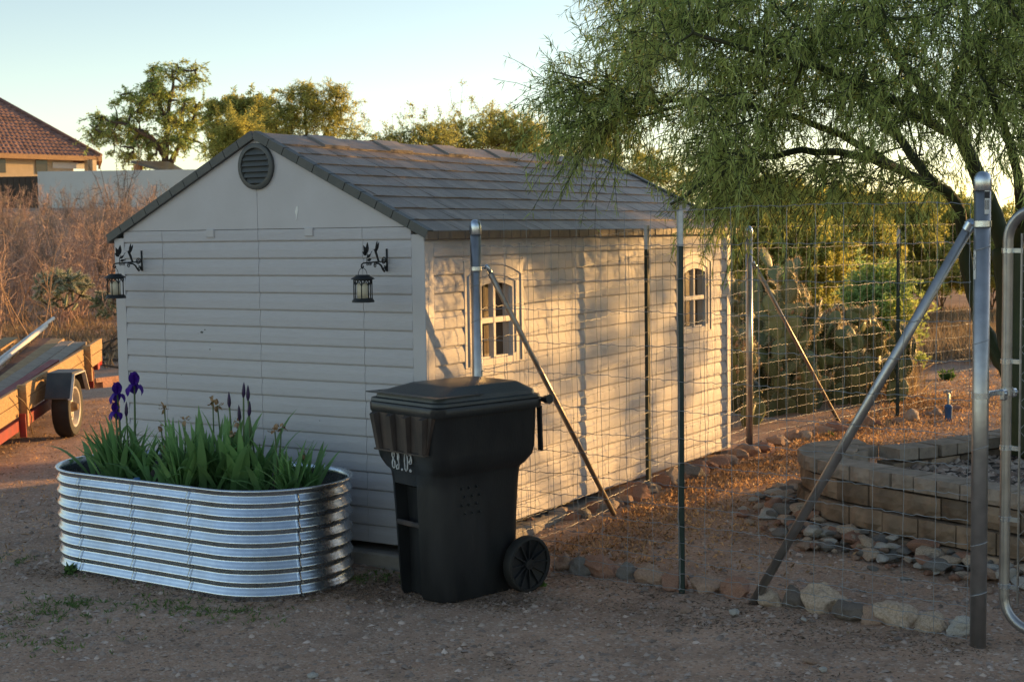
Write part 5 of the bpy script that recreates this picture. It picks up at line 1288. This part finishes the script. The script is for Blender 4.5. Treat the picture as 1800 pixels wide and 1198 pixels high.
spiky('thin stemmed leafy shrub reaching up behind the middle of the ridge', 36, [(720, 712, 188), (722, 725, 186), (722, 748, 196), (715, 690, 205), (722, 735, 215), (715, 680, 222), (720, 760, 215)], M['creo_leaf'], M['bark_brown'], 300, spread=.10)
spiky('tallest spiky shrub poking above the ridge behind the shed', 40, [(815, 812, 146), (812, 790, 158), (815, 800, 180), (820, 830, 172), (815, 785, 195), (825, 850, 170), (815, 770, 190), (822, 868, 182)], M['olive_leaf'], M['bark_brown'], 380, spread=.13)
d = 44; b0 = ray_base(890, d)
tree('desert_shrub', 'broad golden brown bush behind the right half of the ridge', 'shrub', b0, [[b0, at(890, 300, d), at(880, 240, d), at(870, 215, d)], [at(890, 310, d), at(930, 250, d), at(945, 230, d)]],
     blob_clusters([(870, 230, 42, 40, 34), (910, 235, 44, 36, 34), (945, 250, 36, 30, 22), (830, 245, 40, 30, 22), (780, 255, 45, 20, 16), (900, 270, 100, 20, 20)], d), 'background desert shrubs', M['olive_leaf'], M['bark_brown'], nleaf=110, sig=.24, L=(.05, .12), Wd=(.018, .036), rlimb=.07, rtip=.015, droop=.05)
d = 42; b0 = ray_base(735, d)
tree('desert_shrub', 'low yellow green bush seen just over the middle of the ridge', 'shrub', b0, [[b0, at(735, 330, d), at(735, 260, d), at(740, 235, d)]],
     blob_clusters([(735, 245, 45, 22, 28), (700, 252, 30, 18, 12), (775, 240, 34, 25, 20), (650, 248, 40, 14, 12)], d), 'background desert shrubs', M['creo_leaf'], M['bark_brown'], nleaf=100, sig=.2, L=(.04, .10), Wd=(.014, .03), rlimb=.06, rtip=.012, droop=.05)
d = 40; b0 = ray_base(1050, d)
tree('desert_shrub', 'golden bush seen beyond the far end of the shed roof under the big tree', 'shrub', b0, [[b0, at(1050, 340, d), at(1050, 270, d), at(1060, 245, d)]],
     blob_clusters([(1040, 265, 70, 28, 34), (1120, 300, 60, 40, 40), (1180, 320, 50, 40, 30)], d), 'background desert shrubs', M['olive_leaf'], M['bark_brown'], nleaf=100, sig=.24, L=(.05, .12), Wd=(.016, .034), rlimb=.06, rtip=.012, droop=.05)

# ---------------------------------------------------------------- sunlit bushes beyond the back fence (right)
def bush(label, px, d, top, wpx, leaf, ncl, nl, group='sunlit bushes beyond the back fence', bark=None, L=(.04, .09), Wd=(.018, .038), sig=.22, lowf=.45):
    b0 = ray_base(px, d); zt3 = at(px, top, d)[2]; h = zt3-b0[2]; wr_ = wpx*d/FPX
    cl = []
    for _ in range(ncl):
        u = rng.uniform(lowf*.4, 1)**.8; rr = wr_*math.sqrt(rng.uniform(0, 1))*(1-.55*max(0, u-.55)/.45)*(.45+.55*min(1, u/.5)); q = rng.uniform(0, 6.28); cl.append((b0[0]+rr*math.cos(q), b0[1]+rr*math.sin(q), b0[2]+h*u*(1-.12*(rr/wr_)**2)))
    lim = []
    for k in range(7):
        q = 6.28*k/7+rng.uniform(-.3, .3); lim.append([b0, b0+np.array([math.cos(q)*wr_*.18, math.sin(q)*wr_*.18, h*.3]), b0+np.array([math.cos(q)*wr_*.42, math.sin(q)*wr_*.42, h*.62])])
    return tree('desert_shrub', label, 'shrub', b0, lim, cl, group, leaf, bark or M['bark_brown'], nleaf=nl, sig=sig, L=L, Wd=Wd, rlimb=.02, rtip=.008, droop=.0, twl=(.15, .4))
for i, a_ in enumerate((
    ('tall yellow green bush behind the upper prickly pear', 1380, 24.5, 330, 110, 'creo_leaf', 190, 110), ('bright yellow green bush above the lower prickly pear', 1480, 27, 345, 115, 'yel_leaf', 200, 110),
    ('yellow green bush behind the far green post', 1570, 31, 358, 110, 'creo_leaf', 180, 100), ('dark green low bush between the two prickly pears and the far post', 1545, 17.0, 490, 50, 'mesq_leaf', 50, 90),
    ('golden green bush left of the steel gate post', 1655, 33, 352, 110, 'creo_leaf', 170, 90), ('olive bush seen between the gate post and the gate', 1745, 33, 365, 110, 'olive_leaf', 80, 90),
    ('yellow bush just beyond the shed\'s back corner', 1300, 24, 335, 85, 'yel_leaf', 160, 100), ('olive bush at the right frame edge behind the tree trunk', 1830, 33, 390, 80, 'olive_leaf', 70, 90),
    ('pale brown green bush far behind the gate post', 1690, 40, 372, 110, 'olive_leaf', 90, 90), ('olive bush beyond the right edge of the picture', 2020, 30, 380, 100, 'olive_leaf', 70, 80), ('yellow green bush beyond the right edge of the picture', 2230, 34, 375, 110, 'creo_leaf', 70, 80), ('golden bush well beyond the right edge of the picture', 2450, 38, 375, 110, 'yel_leaf', 70, 80), ('far golden bush above the far green post', 1560, 34, 345, 120, 'olive_leaf', 100, 90), ('far golden bush behind the tall prickly pear', 1420, 36, 335, 120, 'olive_leaf', 90, 90))):
    bush(a_[0], a_[1], a_[2], a_[3], a_[4], M[a_[5]], int(a_[6]*1.3), a_[7]*2)
def grass_tufts(name, label, xy, Lr, Wr, m_, n=26):
    P = []
    for x, y in xy:
        for _ in range(n): P.append((x+random.gauss(0, .10), y+random.gauss(0, .10), ground_z(x, y)))
    P = np.array(P); Dv = rng.normal(size=(len(P), 3))*[.5, .5, .3]+[0, 0, 1.0]; V, F = kites_np(P, unit(Dv), rng.uniform(*Lr, len(P)), rng.uniform(*Wr, len(P))); return setp(np_obj(name, V, F, m_), label, 'grass', None, 'stuff')
xy = [tuple(ray_base(random.uniform(1560, 1860), random.uniform(19, 30))[:2]) for _ in range(420)]+[tuple(ray_base(random.uniform(1300, 1600), random.uniform(15.2, 19))[:2]) for _ in range(260)]
grass_tufts('dry_grass', 'dry golden brown grass below the bushes beyond the back fence', xy, (.15, .45), (.008, .02), M['drygrass'])
xy = [tuple(ray_base(random.uniform(-80, 215), random.uniform(21, 34))[:2]) for _ in range(300)]
grass_tufts('dry_grass', 'dry straw coloured grass between the trailer and the brush thicket', xy, (.10, .30), (.010, .022), M['drygrass'])

# ---------------------------------------------------------------- prickly pears
def pear(label, px, d, wpx, top, npads, seed, lean=0):
    rs = random.Random(seed); b0 = ray_base(px, d, 0); th = thing('prickly_pear', label, 'cactus', tuple(b0), 0, 'prickly pear cacti behind the fence'); mb = MB(); SPp = []; SPd = []; fr = MB(); BUDS = []
    H = at(px, top, d)[2]-b0[2]; WR = wpx*d/FPX; pads = []
    def pad(base, up, nrm, h, w_):
        s_ = up.cross(nrm).normalized(); nrm = s_.cross(up).normalized(); V = []; n = 12; tk = .015
        for i, (u, ww) in enumerate(((0, .22), (.12, .55), (.35, .90), (.6, 1), (.82, .80), (.95, .42))):
            for k in range(n):
                q = 2*math.pi*k/n; V.append(base+up*h*u+s_*math.cos(q)*w_/2*ww+nrm*math.sin(q)*tk*(.6+.4*ww))
        V.append(base+up*h); F = []
        for i in range(5):
            for k in range(n): F.append((i*n+k, i*n+(k+1) % n, (i+1)*n+(k+1) % n, (i+1)*n+k))
        for k in range(n): F.append((5*n+k, 5*n+(k+1) % n, 6*n))
        mb.add(V, F, True)
        for q in np.linspace(-.35, math.pi+.35, 20):   # spine clusters round the rim
            e_ = base+up*h*.52+up*math.sin(q)*h*.48+s_*math.cos(q)*w_*.5
            for _ in range(4): SPp.append(tuple(e_)); SPd.append(tuple((up*math.sin(q)+s_*math.cos(q)+nrm*rs.gauss(0, .6)+Vector((rs.gauss(0, .35), rs.gauss(0, .35), rs.gauss(0, .35)))).normalized()))
        for _ in range(26):
            u, v_ = rs.uniform(.15, .9), rs.uniform(-.7, .7); sg = rs.choice((-1, 1)); e_ = base+up*h*u+s_*v_*w_*.45+nrm*sg*tk
            SPp.append(tuple(e_)); SPd.append(tuple((nrm*sg+up*rs.gauss(0, .6)+s_*rs.gauss(0, .6)).normalized()))
        pads.append((base, up, s_, nrm, h, w_))
    cur = []
    for k in range(max(5, npads//14)):
        q = rs.uniform(0, 6.28); rr = WR*.75*math.sqrt(rs.random()); p = Vector(b0)+Vector((math.cos(q)*rr, math.sin(q)*rr*.8, -.03)); up = Vector((math.cos(q)*.35, math.sin(q)*.35, 1)).normalized(); a_ = rs.uniform(0, 6.28)
        nr = Vector((math.cos(a_), math.sin(a_), 0)); h = rs.uniform(.28, .36); pad(p, up, nr, h, h*.72); cur.append(len(pads)-1)
    tries = 0
    while len(pads) < npads and tries < npads*30:
        tries += 1; i = max((rs.randrange(len(pads)) for _ in range(2)), key=lambda j: pads[j][0].z) if rs.random() < .7 else rs.randrange(len(pads)); b_, up, s_, nm, h, w_ = pads[i]; q = rs.uniform(.25, math.pi-.25)
        e_ = b_+up*h*.52+up*math.sin(q)*h*.46+s_*math.cos(q)*w_*.46; du = (up*math.sin(q)+s_*math.cos(q)*.8+nm*rs.gauss(0, .35)+Vector((0, 0, .45))).normalized()
        h2 = rs.uniform(.19, .28); tip_ = e_+du*h2
        rad = math.hypot(tip_.x-b0[0], tip_.y-b0[1]); hl = H*(1-.30*(rad/WR)**2)*rs.uniform(.9, 1.03)
        if rad > WR or tip_.z-b0[2] > hl or tip_.z-b0[2] < .05: continue
        n2 = (nm+Vector((rs.gauss(0, .6), rs.gauss(0, .6), rs.gauss(0, .2)))).normalized(); pad(e_-du*.012, du, n2, h2, h2*rs.uniform(.66, .82))
        if tip_.z-b0[2] > H*.55 or rad > WR*.7:
            for _ in range(rs.randint(0, 4)):   # buds / fruit on the rim
                q = rs.uniform(.7, 2.4); f_ = e_+du*h2*.5+du*math.sin(q)*h2*.5+du.cross(n2).normalized()*math.cos(q)*h2*.36; fr.tube([f_, f_+du*.02, f_+du*.045], [.008, .015, .009], 6); BUDS.append(fr); fr = MB()
    mb.build('pads', M['pear'], th); [q.build('bud', M['dried'], th) for q in BUDS[:95]]
    P = np.array(SPp); Dv = np.array(SPd); V, F = kites_np(P, Dv, rng.uniform(.02, .045, len(P)), .0028); np_obj('spines', V, F, M['spine'], th); return th
pear('tall prickly pear cactus behind the far round post', 1345, 14.6, 112, 412, 260, 3)
pear('lower prickly pear cactus with rows of rim buds behind the far green post', 1492, 15.2, 112, 530, 230, 4)
pear('low prickly pear pads at the shed\'s back corner behind the fence', 1290, 13.6, 50, 560, 45, 5)

# ---------------------------------------------------------------- bare brush thicket on the left
def bare_mesh(seed, H, n_st, spread):
    r_ = np.random.default_rng(seed); P = []
    a = np.zeros((n_st, 3)); a[:, :2] = r_.normal(0, .10*spread, (n_st, 2)); q = r_.uniform(0, 6.28, n_st); tl_ = r_.uniform(.08, .55, n_st)*spread
    e = np.stack([np.cos(q)*tl_, np.sin(q)*tl_, np.ones(n_st)*1.0], 1)*(H*r_.uniform(.55, 1.0, n_st))[:, None]
    t_ = np.linspace(0, 1, 6)[None, :, None]; st_ = a[:, None]+e[:, None]*t_+np.cumsum(r_.normal(0, .022*H, (n_st, 6, 3)), 1); P.append((st_, .014, .004))
    m = n_st*9; i = r_.integers(0, n_st, m); k = r_.integers(1, 5, m); f = r_.random(m)[:, None]; s0 = st_[i, k]*(1-f)+st_[i, k+1]*f
    dv = unit(r_.normal(size=(m, 3))+[0, 0, .9]); L_ = r_.uniform(.15, .42, m)*H*.5; t2_ = np.linspace(0, 1, 4)[None, :, None]; tw = s0[:, None]+dv[:, None]*L_[:, None, None]*t2_+np.cumsum(r_.normal(0, .012*H, (m, 4, 3)), 1); P.append((tw, .007, .003))
    m2 = m*3; i = r_.integers(0, m, m2); k = r_.integers(0, 3, m2); s0 = tw[i, k]; dv = unit(r_.normal(size=(m2, 3))+[0, 0, .5]); L_ = r_.uniform(.08, .25, m2)*H*.4; t3 = np.linspace(0, 1, 3)[None, :, None]; t4 = s0[:, None]+dv[:, None]*L_[:, None, None]*t3; P.append((t4, .004, .0025))
    return join_np([tubes_np(p, np.linspace(r0, r1, p.shape[1])[None].repeat(len(p), 0), 3) for p, r0, r1 in P])
BV = []
for i in range(4):
    V, F = bare_mesh(40+i, 1.0*2.2, 18, 1.0); o = np_obj('bare_shrub', V, F, M['twig_red'] if i % 2 == 0 else M['twig_grey']); BV.append(o)
first = [True]*4
spots = []
for row, (d, n) in enumerate(((24, 8), (28, 10), (33, 12), (39, 13), (46, 14), (54, 12))):
    for k in range(n): spots.append((-110+(520)*(k+.5)/n+random.uniform(-14, 14), d+random.uniform(-2.4, 2.4), row))
for k in range(34): spots.append((random.uniform(-640, -120), random.uniform(24, 52), 1+k % 5))
for (px, d, row) in spots:
    i = random.randrange(4); b0 = ray_base(px, d)
    if row == 0 and px > 110 or d < 29 and 45 < px < 185: continue
    o = BV[i] if first[i] else BV[i].copy()
    if not first[i]: COL.objects.link(o)
    first[i] = False
    tgt = 330+random.uniform(-18, 75) if row > 1 else 400+random.uniform(-20, 90)
    s_ = max(.6, min(1.7, (at(px, tgt, d)[2]-b0[2])/2.2)); o.location = b0; o.scale = (s_*random.uniform(.8, 1.15), s_*random.uniform(.8, 1.15), s_); o.rotation_euler = (0, 0, random.uniform(0, 6.28))
    setp(o, 'bare reddish brown twiggy shrub in the dry thicket on the left', 'shrub', 'bare shrubs in the dry thicket')
# one pale bare sapling nearer, with a lit forked stem
V, F = bare_mesh(77, 2.6, 5, 1.1); o = np_obj('bare_sapling', V, F, mat('pale_twig', (.42, .27, .16), (.30, .19, .12), 3, .8)); b0 = ray_base(58, 23.5); o.location = b0; setp(o, 'slender forked bare sapling standing above the white pipes', 'sapling')
V, F = bare_mesh(78, 2.5, 6, 1.0); o = np_obj('bare_sapling', V, F, M['bark_brown']); b0 = ray_base(205, 52); o.location = b0; o.scale = (1.3, 1.3, 1.3); setp(o, 'dark bare branching sapling in front of the white yard wall', 'sapling')
# pale cholla
def cholla(label, px, d, wpx, ytop, ybot, n, seed):
    rs = np.random.default_rng(seed); b0 = ray_base(px, d); th = thing('cholla_cactus', label, 'cactus', tuple(b0), 0, None); P = []; c_ = at(px, (ytop+ybot)/2, d); a_, h_ = wpx*d/FPX, (ybot-ytop)/2*d/FPX
    Z = np.array([0, 0, 1.]); seg = []
    for _ in range(n):
        v_ = rs.normal(size=3); v_ /= np.linalg.norm(v_); v_[1] = abs(v_[1]) if rs.random() < .8 else v_[1]; r_ = rs.uniform(.3, 1)**.5
        p = c_+RT*v_[0]*a_*r_+Z*v_[1]*h_*r_+np.array([FW[0], FW[1], 0])*v_[2]*a_*.8*r_; dv = unit(rs.normal(size=3)*.8+v_*[1, 1, 1]+Z*.4); seg.append((p, p+dv*rs.uniform(.12, .24)))
    seg = np.array(seg); pol = seg[:, :1]+(seg[:, 1:]-seg[:, :1])*np.linspace(0, 1, 4)[None, :, None]; V, F = tubes_np(pol, np.array([[.016, .026, .026, .012]]).repeat(n, 0), 6); np_obj('joints', V, F, M['pear'], th)
    sk = skeleton([b0, b0+Z*.3, b0+Z*.7], seg[:, 0], .02); V, F = tubes_np(sk, np.full(sk.shape[:2], .014), 4); np_obj('stem', V, F, M['bark_brown'], th)
    m = n*70; i = rs.integers(0, n, m); u = rs.random(m)[:, None]; P = seg[i, 0]*(1-u)+seg[i, 1]*u; dv = unit(rs.normal(size=(m, 3))); V, F = kites_np(P+dv*.02, dv, rs.uniform(.025, .055, m), .008); np_obj('spines', V, F, M['cholla'], th)
cholla('pale straw coloured cholla cactus in the brush left of the shed', 108, 26, 46, 478, 548, 150, 5); cholla('small pale cholla partly hidden behind the shed\'s left corner', 192, 27, 24, 512, 560, 60, 6)
# fallen dead branches
P = []
a = ray_base(120, 22); 
for k in range(26):
    p0 = ray_base(random.uniform(120, 235), 21.5+random.uniform(-1, 2.2), .05); v_ = np.array([random.gauss(0, 1), random.gauss(0, .8), random.gauss(.35, .3)]); v_ /= np.linalg.norm(v_); L_ = random.uniform(.5, 1.5)
    P.append(p0+v_*L_*np.linspace(0, 1, 6)[:, None]+np.cumsum(np.random.default_rng(k).normal(0, .035, (6, 3)), 0))
P = np.array(P); V, F = tubes_np(P, np.linspace(.020, .006, 6)[None].repeat(len(P), 0), 5); setp(np_obj('fallen_branches', V, F, M['bark_brown']), 'tangle of dead fallen branches behind the trailer at the shed corner', 'branch')

# ---------------------------------------------------------------- big palo verde on the right
pvb = np.array([5.0, 3.50, .2])
pv = thing('palo_verde_tree', 'large green barked tree whose drooping feathery crown fills the upper right', 'tree', tuple(pvb))
A = lambda px, py, dd: Vector(at(px, py, dd))
trunk = [
 ([(1812, 800, 9.8), (1806, 740, 9.85), (1796, 660, 9.9), (1786, 580, 9.95), (1782, 500, 9.95), (1772, 440, 9.95)], .150, .11),
 ([(1806, 720, 9.9), (1775, 655, 10.1), (1748, 615, 10.2), (1722, 560, 10.25), (1700, 470, 10.2), (1692, 400, 10.15), (1672, 345, 10.1), (1630, 322, 10.0), (1585, 300, 9.9), (1520, 262, 9.8), (1430, 218, 9.7), (1330, 190, 9.6), (1240, 175, 9.5), (1130, 182, 9.4)], .095, .016),
 ([(1772, 440, 9.95), (1752, 392, 10.0), (1728, 330, 10.0), (1700, 262, 10.0), (1665, 200, 10.1), (1610, 140, 10.2), (1560, 75, 10.3), (1520, 0, 10.5), (1490, -70, 10.6)], .095, .03),
 ([(1772, 440, 9.95), (1796, 400, 9.7), (1830, 330, 9.5), (1860, 240, 9.4), (1870, 120, 9.3), (1860, 0, 9.2)], .09, .03),
 ([(1640, 325, 10.0), (1590, 255, 10.3), (1520, 180, 10.6), (1450, 120, 10.8), (1360, 70, 11.0), (1260, 40, 11.1), (1150, 20, 11.2)], .055, .014),
 ([(1585, 300, 9.9), (1500, 270, 9.3), (1410, 265, 8.9), (1320, 285, 8.7), (1240, 320, 8.6), (1180, 360, 8.6)], .045, .012),
 ([(1690, 240, 10.0), (1620, 210, 9.2), (1540, 160, 8.6), (1440, 120, 8.2), (1330, 90, 8.0), (1220, 60, 7.9)], .05, .012),
 ([(1665, 200, 10.1), (1690, 120, 9.8), (1700, 40, 9.4), (1690, -60, 9.2)], .045, .02),
 ([(1330, 190, 9.6), (1250, 130, 9.8), (1170, 100, 10.0), (1090, 40, 10.1), (1070, 0, 10.1)], .022, .008),
 ([(1240, 175, 9.5), (1150, 180, 9.3), (1080, 170, 9.2), (1020, 140, 9.1), (960, 125, 9.0)], .018, .006),
 ([(1240, 175, 9.5), (1140, 200, 9.4), (1060, 215, 9.3), (1000, 225, 9.25), (960, 235, 9.2)], .016, .005),
 ([(1796, 400, 9.7), (1790, 320, 9.2), (1770, 240, 8.9), (1740, 160, 8.7), (1720, 60, 8.6)], .05, .02)]
tk = MB(); seeds = []
for pts, r0, r1 in trunk:
    P = [A(*q) for q in pts]; fine = []
    for i in range(len(P)-1):   # Catmull-Rom smoothing
        p0, p1, p2, p3 = P[max(i-1, 0)], P[i], P[i+1], P[min(i+2, len(P)-1)]
        for q in (0, .25, .5, .75):
            t_ = q; fine.append(.5*((2*p1)+(p2-p0)*t_+(2*p0-5*p1+4*p2-p3)*t_*t_+(3*p1-p0-3*p2+p3)*t_**3))
    fine.append(P[-1]); n = len(fine); fine = [p+Vector(rng.normal(0, .006, 3)) for p in fine]
    tk.tube(fine, [(r0+(r1-r0)*(i/(n-1))**.8)*(1 if r0 > .1 else .72) for i in range(n)], 12); seeds += [tuple(p) for p in fine]
tk.build('trunk', M['bark_green'], pv)
seeds = [s_ for s_ in seeds if proj(s_)[1] < 330]
def inpoly(x, y, P):
    c_ = False
    for (x0, y0), (x1, y1) in zip(P, P[1:]+P[:1]):
        if (y0 > y) != (y1 > y) and x < (x1-x0)*(y-y0)/(y1-y0)+x0: c_ = not c_
    return c_
DENSE = [(1120, -110), (1900, -110), (1900, 270), (1790, 270), (1690, 235), (1600, 225), (1480, 205), (1390, 235), (1350, 280), (1290, 290), (1250, 250), (1210, 215), (1190, 190), (1200, 140), (1150, 60)]
FR = [(1110, -60), (1150, -60), (1190, 120), (1160, 190), (1190, 230), (1110, 215), (1080, 190), (1120, 130), (1110, 60)]
LOW = [(1260, 310), (1330, 280), (1480, 270), (1640, 270), (1690, 280), (1660, 320), (1560, 340), (1430, 335), (1310, 350), (1260, 340)]
SPR = [(1000, 130), (1060, 115), (1140, 150), (1140, 240), (1060, 240), (1015, 235), (990, 190)]
cl = []
def fillp(P, n, d0, d1):
    xs_ = [p[0] for p in P]; ys_ = [p[1] for p in P]; k = 0
    while k < n:
        x, y = random.uniform(min(xs_), max(xs_)), random.uniform(min(ys_), max(ys_))
        if inpoly(x, y, P): cl.append(at(x, y, random.uniform(d0, d1))); k += 1
fillp(DENSE, 330, 7.8, 9.4); fillp(DENSE, 200, 9.4, 11.6); fillp(FR, 44, 8.8, 10.6); fillp(LOW, 44, 8.4, 11.2); fillp(SPR, 34, 8.9, 9.6); fillp([(1250, 260), (1340, 290), (1330, 345), (1270, 345)], 22, 8.6, 10.2)
cl = np.array(cl); sk = skeleton(seeds, cl, .01, .10)
parts = [tubes_np(sk, np.linspace(.0085, .0032, sk.shape[1])[None].repeat(len(sk), 0), 5)]
NT = 7; n = len(cl)*NT; ti = np.repeat(np.arange(len(cl)), NT)
s0 = cl[ti]+rng.normal(0, .05, (n, 3)); end_dir = unit(sk[:, -1]-sk[:, 0])
# skeleton polys are ordered nearest-first; use outward direction from the trunk fork instead
fork = at(1690, 240, 9.9); outd = unit(s0-fork); dv = unit(outd*.9+rand_dir(n)*.95+np.array([0, 0, -.10])); L_ = rng.uniform(.22, .55, n)
k = 7; t_ = np.linspace(0, 1, k)[None, :, None]
tw = s0[:, None]+dv[:, None]*L_[:, None, None]*t_-np.array([0, 0, 1.])*(rng.uniform(.12, .55, n)[:, None, None]*L_[:, None, None]*t_**2)+np.cumsum(rng.normal(0, .006, (n, k, 3)), 1)
parts.append(tubes_np(tw, np.linspace(.0030, .0013, k)[None].repeat(n, 0), 3))
V, F = join_np(parts); np_obj('branches', V, F, M['bark_green'], pv)
def on_twigs(m, lo=.1, hi=1.0):
    i = rng.integers(0, n, m); u = rng.uniform(lo, hi, m)*(k-1); j = np.minimum(u.astype(int), k-2); f = (u-j)[:, None]; return tw[i, j]*(1-f)+tw[i, j+1]*f, unit(tw[i, j+1]-tw[i, j])
m = n*23; P, T_ = on_twigs(m); Dv = unit(T_*.7+rand_dir(m)*.85+[0, 0, -.25]); V, F = kites_np(P, Dv, rng.uniform(.035, .09, m), rng.uniform(.004, .0075, m)); np_obj('crown', V, F, M['pv_leaf'], pv)
m = n*4; P, T_ = on_twigs(m, .3); Dv = unit(rand_dir(m)*.45+[0, 0, -1]); V, F = kites_np(P, Dv, rng.uniform(.055, .115, m), rng.uniform(.008, .013, m)); np_obj('pods', V, F, M['pv_pod'], pv)

# ---------------------------------------------------------------- yard stand pipe with blue sleeve
sp = gpt(1667, 738); st_ = thing('stand_pipe', 'short grey pipe with blue plastic sleeve standing in the yard dirt', 'pipe', tuple(sp))
m_ = MB(); m_.tube([sp+[0, 0, -.02], sp+[0, 0, .10], sp+[0, 0, .13], sp+[.002, 0, .15]], [.032, .036, .040, .022], 14); m_.build('sleeve', M['hydrantblue'], st_, 40)
m_ = MB(); m_.tube([Vector(sp)+Vector((0, 0, .12)), Vector(sp)+Vector((.0, 0, .24)), Vector(sp)+Vector((-.012, 0, .26)), Vector(sp)+Vector((-.01, 0, .285))], .014, 10); m_.tube([Vector(sp)+Vector((-.045, 0, .265)), Vector(sp)+Vector((.03, 0, .268))], .010, 8); m_.build('pipe', M['pipe'], st_, 40)

# ---------------------------------------------------------------- unseen blockers added outside the frame to shade the yard
HD = Vector((.45, .893, 0)).normalized().normalized(); QD = Vector((HD.y, -HD.x, 0))
def qs(q, s_, z=0): p = QD*q+HD*s_; return Vector((p.x, p.y, z))
nh = thing('unseen_sun_blocker', 'unseen long low house shape added to block sun from the yard', 'house', tuple(qs(8, 19)))  # house shape added out of view to block the low sun
m_ = MB(); m_.beam(qs(3.0, 20, 1.9), qs(18, 20, 1.9), 6, 4.2); m_.build('wall', M['stucco'], nh)
m_ = MB(); r0 = [qs(2.5, 16.6, 4.0), qs(2.5, 23.4, 4.0), qs(2.5, 20, 5.7)]; r1 = [qs(18.5, 16.6, 4.0), qs(18.5, 23.4, 4.0), qs(18.5, 20, 5.7)]; m_.add(r0+r1, [(0, 1, 2), (3, 5, 4), (0, 2, 5, 3), (2, 1, 4, 5), (0, 3, 4, 1)]); m_.build('roof', M['rooftile'], nh)
def shade_bush(label, q, s_, h, w_, ncl, nl, leaf, seed=0, d_=None):  # builds a shrub added out of view as a sun blocker
    b0 = np.array(qs(q, s_, -.1)); cl = []
    for _ in range(ncl):
        u = rng.uniform(.08, 1); rr = w_*math.sqrt(rng.uniform(0, 1))*math.sqrt(max(.02, 1-(max(0, u-.3)/.72)**2)); a_ = rng.uniform(0, 6.28); cl.append((b0[0]+rr*math.cos(a_), b0[1]+rr*math.sin(a_), b0[2]+h*u))
    lim = [[b0, b0+np.array([.1, 0, h*.3]), b0+np.array([.15*math.cos(a_), .15*math.sin(a_), h*.6])] for a_ in (0, 2, 4)]
    tree('desert_shrub', label, 'shrub', b0, lim, cl, 'unseen shrubs added for shade', leaf, M['bark_brown'], nleaf=nl, sig=.25, L=(.06, .12), Wd=(.03, .06), rlimb=.04, rtip=.012, droop=0, twl=(.2, .4))
shade_bush('unseen dense rounded shrub added to shade the yard and shed corner', 2.92, 13.5, 2.85, 1.0, 220, 120, M['mesq_leaf'])  # added out of sight; its outline shades the wall corner and bin
shade_bush('second unseen dense shrub added to shade the yard', 4.0, 13.0, 3.2, 1.1, 150, 120, M['mesq_leaf'])  # added out of sight to keep sun off the foreground dirt
shade_bush('unseen thin tall shrub added to dapple the shed wall', .9, 34, 5.9, .8, 26, 26, M['olive_leaf'])  # invented shrub, placed only to break up sun on the wall

def shade_canopy(label, q, s_, zc, hz_, wq, ws, ncl, nl, leaf):  # leaf layer added out of view, shaped to cast shade
    b0 = np.array(qs(q, s_, -.1)); cl = []
    for _ in range(ncl):
        r_ = math.sqrt(rng.random()); a_ = rng.uniform(0, 6.28); pt = qs(q+wq*r_*math.cos(a_), s_+ws*r_*math.sin(a_), zc+rng.uniform(-1, 1)*hz_); cl.append(tuple(pt))
    lim = [[b0, b0+np.array([.1, .05, zc*.45]), b0+np.array([.1+.5*math.cos(a_), .5*math.sin(a_), zc*.85])] for a_ in (0, 1.6, 3.1, 4.7)]
    tree('unseen_canopy', label, 'tree', b0, lim, cl, 'unseen canopies added for shade', leaf, M['bark_brown'], nleaf=nl, sig=.25, L=(.06, .12), Wd=(.03, .05), rlimb=.07, rtip=.012, droop=0, twl=(.2, .4))
shade_canopy('unseen wide flat canopy added to shade the shed roof', .7, 20, 4.22, .17, 1.9, .9, 120, 60, M['mesq_leaf'])  # added unseen; crown height set to shade the lower roof
shade_canopy('unseen small airy canopy added to dapple the shed wall', 1.15, 16, 2.75, .5, .8, .6, 17, 26, M['olive_leaf'])  # added unseen; foliage kept high to shade the wall, not the ground
# ---------------------------------------------------------------- world, sun, camera
EL = math.radians(7.4); ROTZ = math.atan2(HD.x, HD.y)
w = bpy.data.worlds.new('World'); S.world = w; w.use_nodes = True; nt = w.node_tree
sky = nt.nodes.new('ShaderNodeTexSky'); sky.sky_type = 'NISHITA'; sky.sun_disc = False; sky.sun_elevation = EL; sky.sun_rotation = ROTZ
sky.altitude = 2500; sky.air_density = 1.0; sky.dust_density = 2.0; sky.ozone_density = 0
bg = nt.nodes['Background']; nt.links.new(sky.outputs[0], bg.inputs[0]); bg.inputs[1].default_value = .15
ld_ = bpy.data.lights.new('sun', 'SUN'); ld_.energy = 5.0; ld_.angle = math.radians(.55); ld_.color = (1.0, .54, .17)
so_ = bpy.data.objects.new('sun', ld_); COL.objects.link(so_)
sd = Vector((HD.x*math.cos(EL), HD.y*math.cos(EL), math.sin(EL))); so_.rotation_euler = (-sd).to_track_quat('-Z', 'Y').to_euler(); so_.location = sd*30
cd = bpy.data.cameras.new('camera'); cam = bpy.data.objects.new('camera', cd); COL.objects.link(cam)
cd.sensor_width = 36; cd.sensor_fit = 'HORIZONTAL'; cd.lens = FPX/1800*36; cd.clip_end = 3000; cd.clip_start = .05
Rm = Matrix((RT.tolist(), UP.tolist(), (-FW).tolist())).transposed().to_4x4(); cam.matrix_world = Matrix.Translation(CAM.tolist()) @ Rm
cd.dof.use_dof = True; cd.dof.focus_distance = 8.3; cd.dof.aperture_fstop = 7.1
S.camera = cam
S.view_settings.view_transform = 'Standard'; S.view_settings.look = 'None'; S.view_settings.exposure = .78; S.view_settings.gamma = 1
S.render.resolution_x, S.render.resolution_y = 1024, 681
S.cycles.max_bounces = 8; S.cycles.diffuse_bounces = 4; S.cycles.use_denoising = True
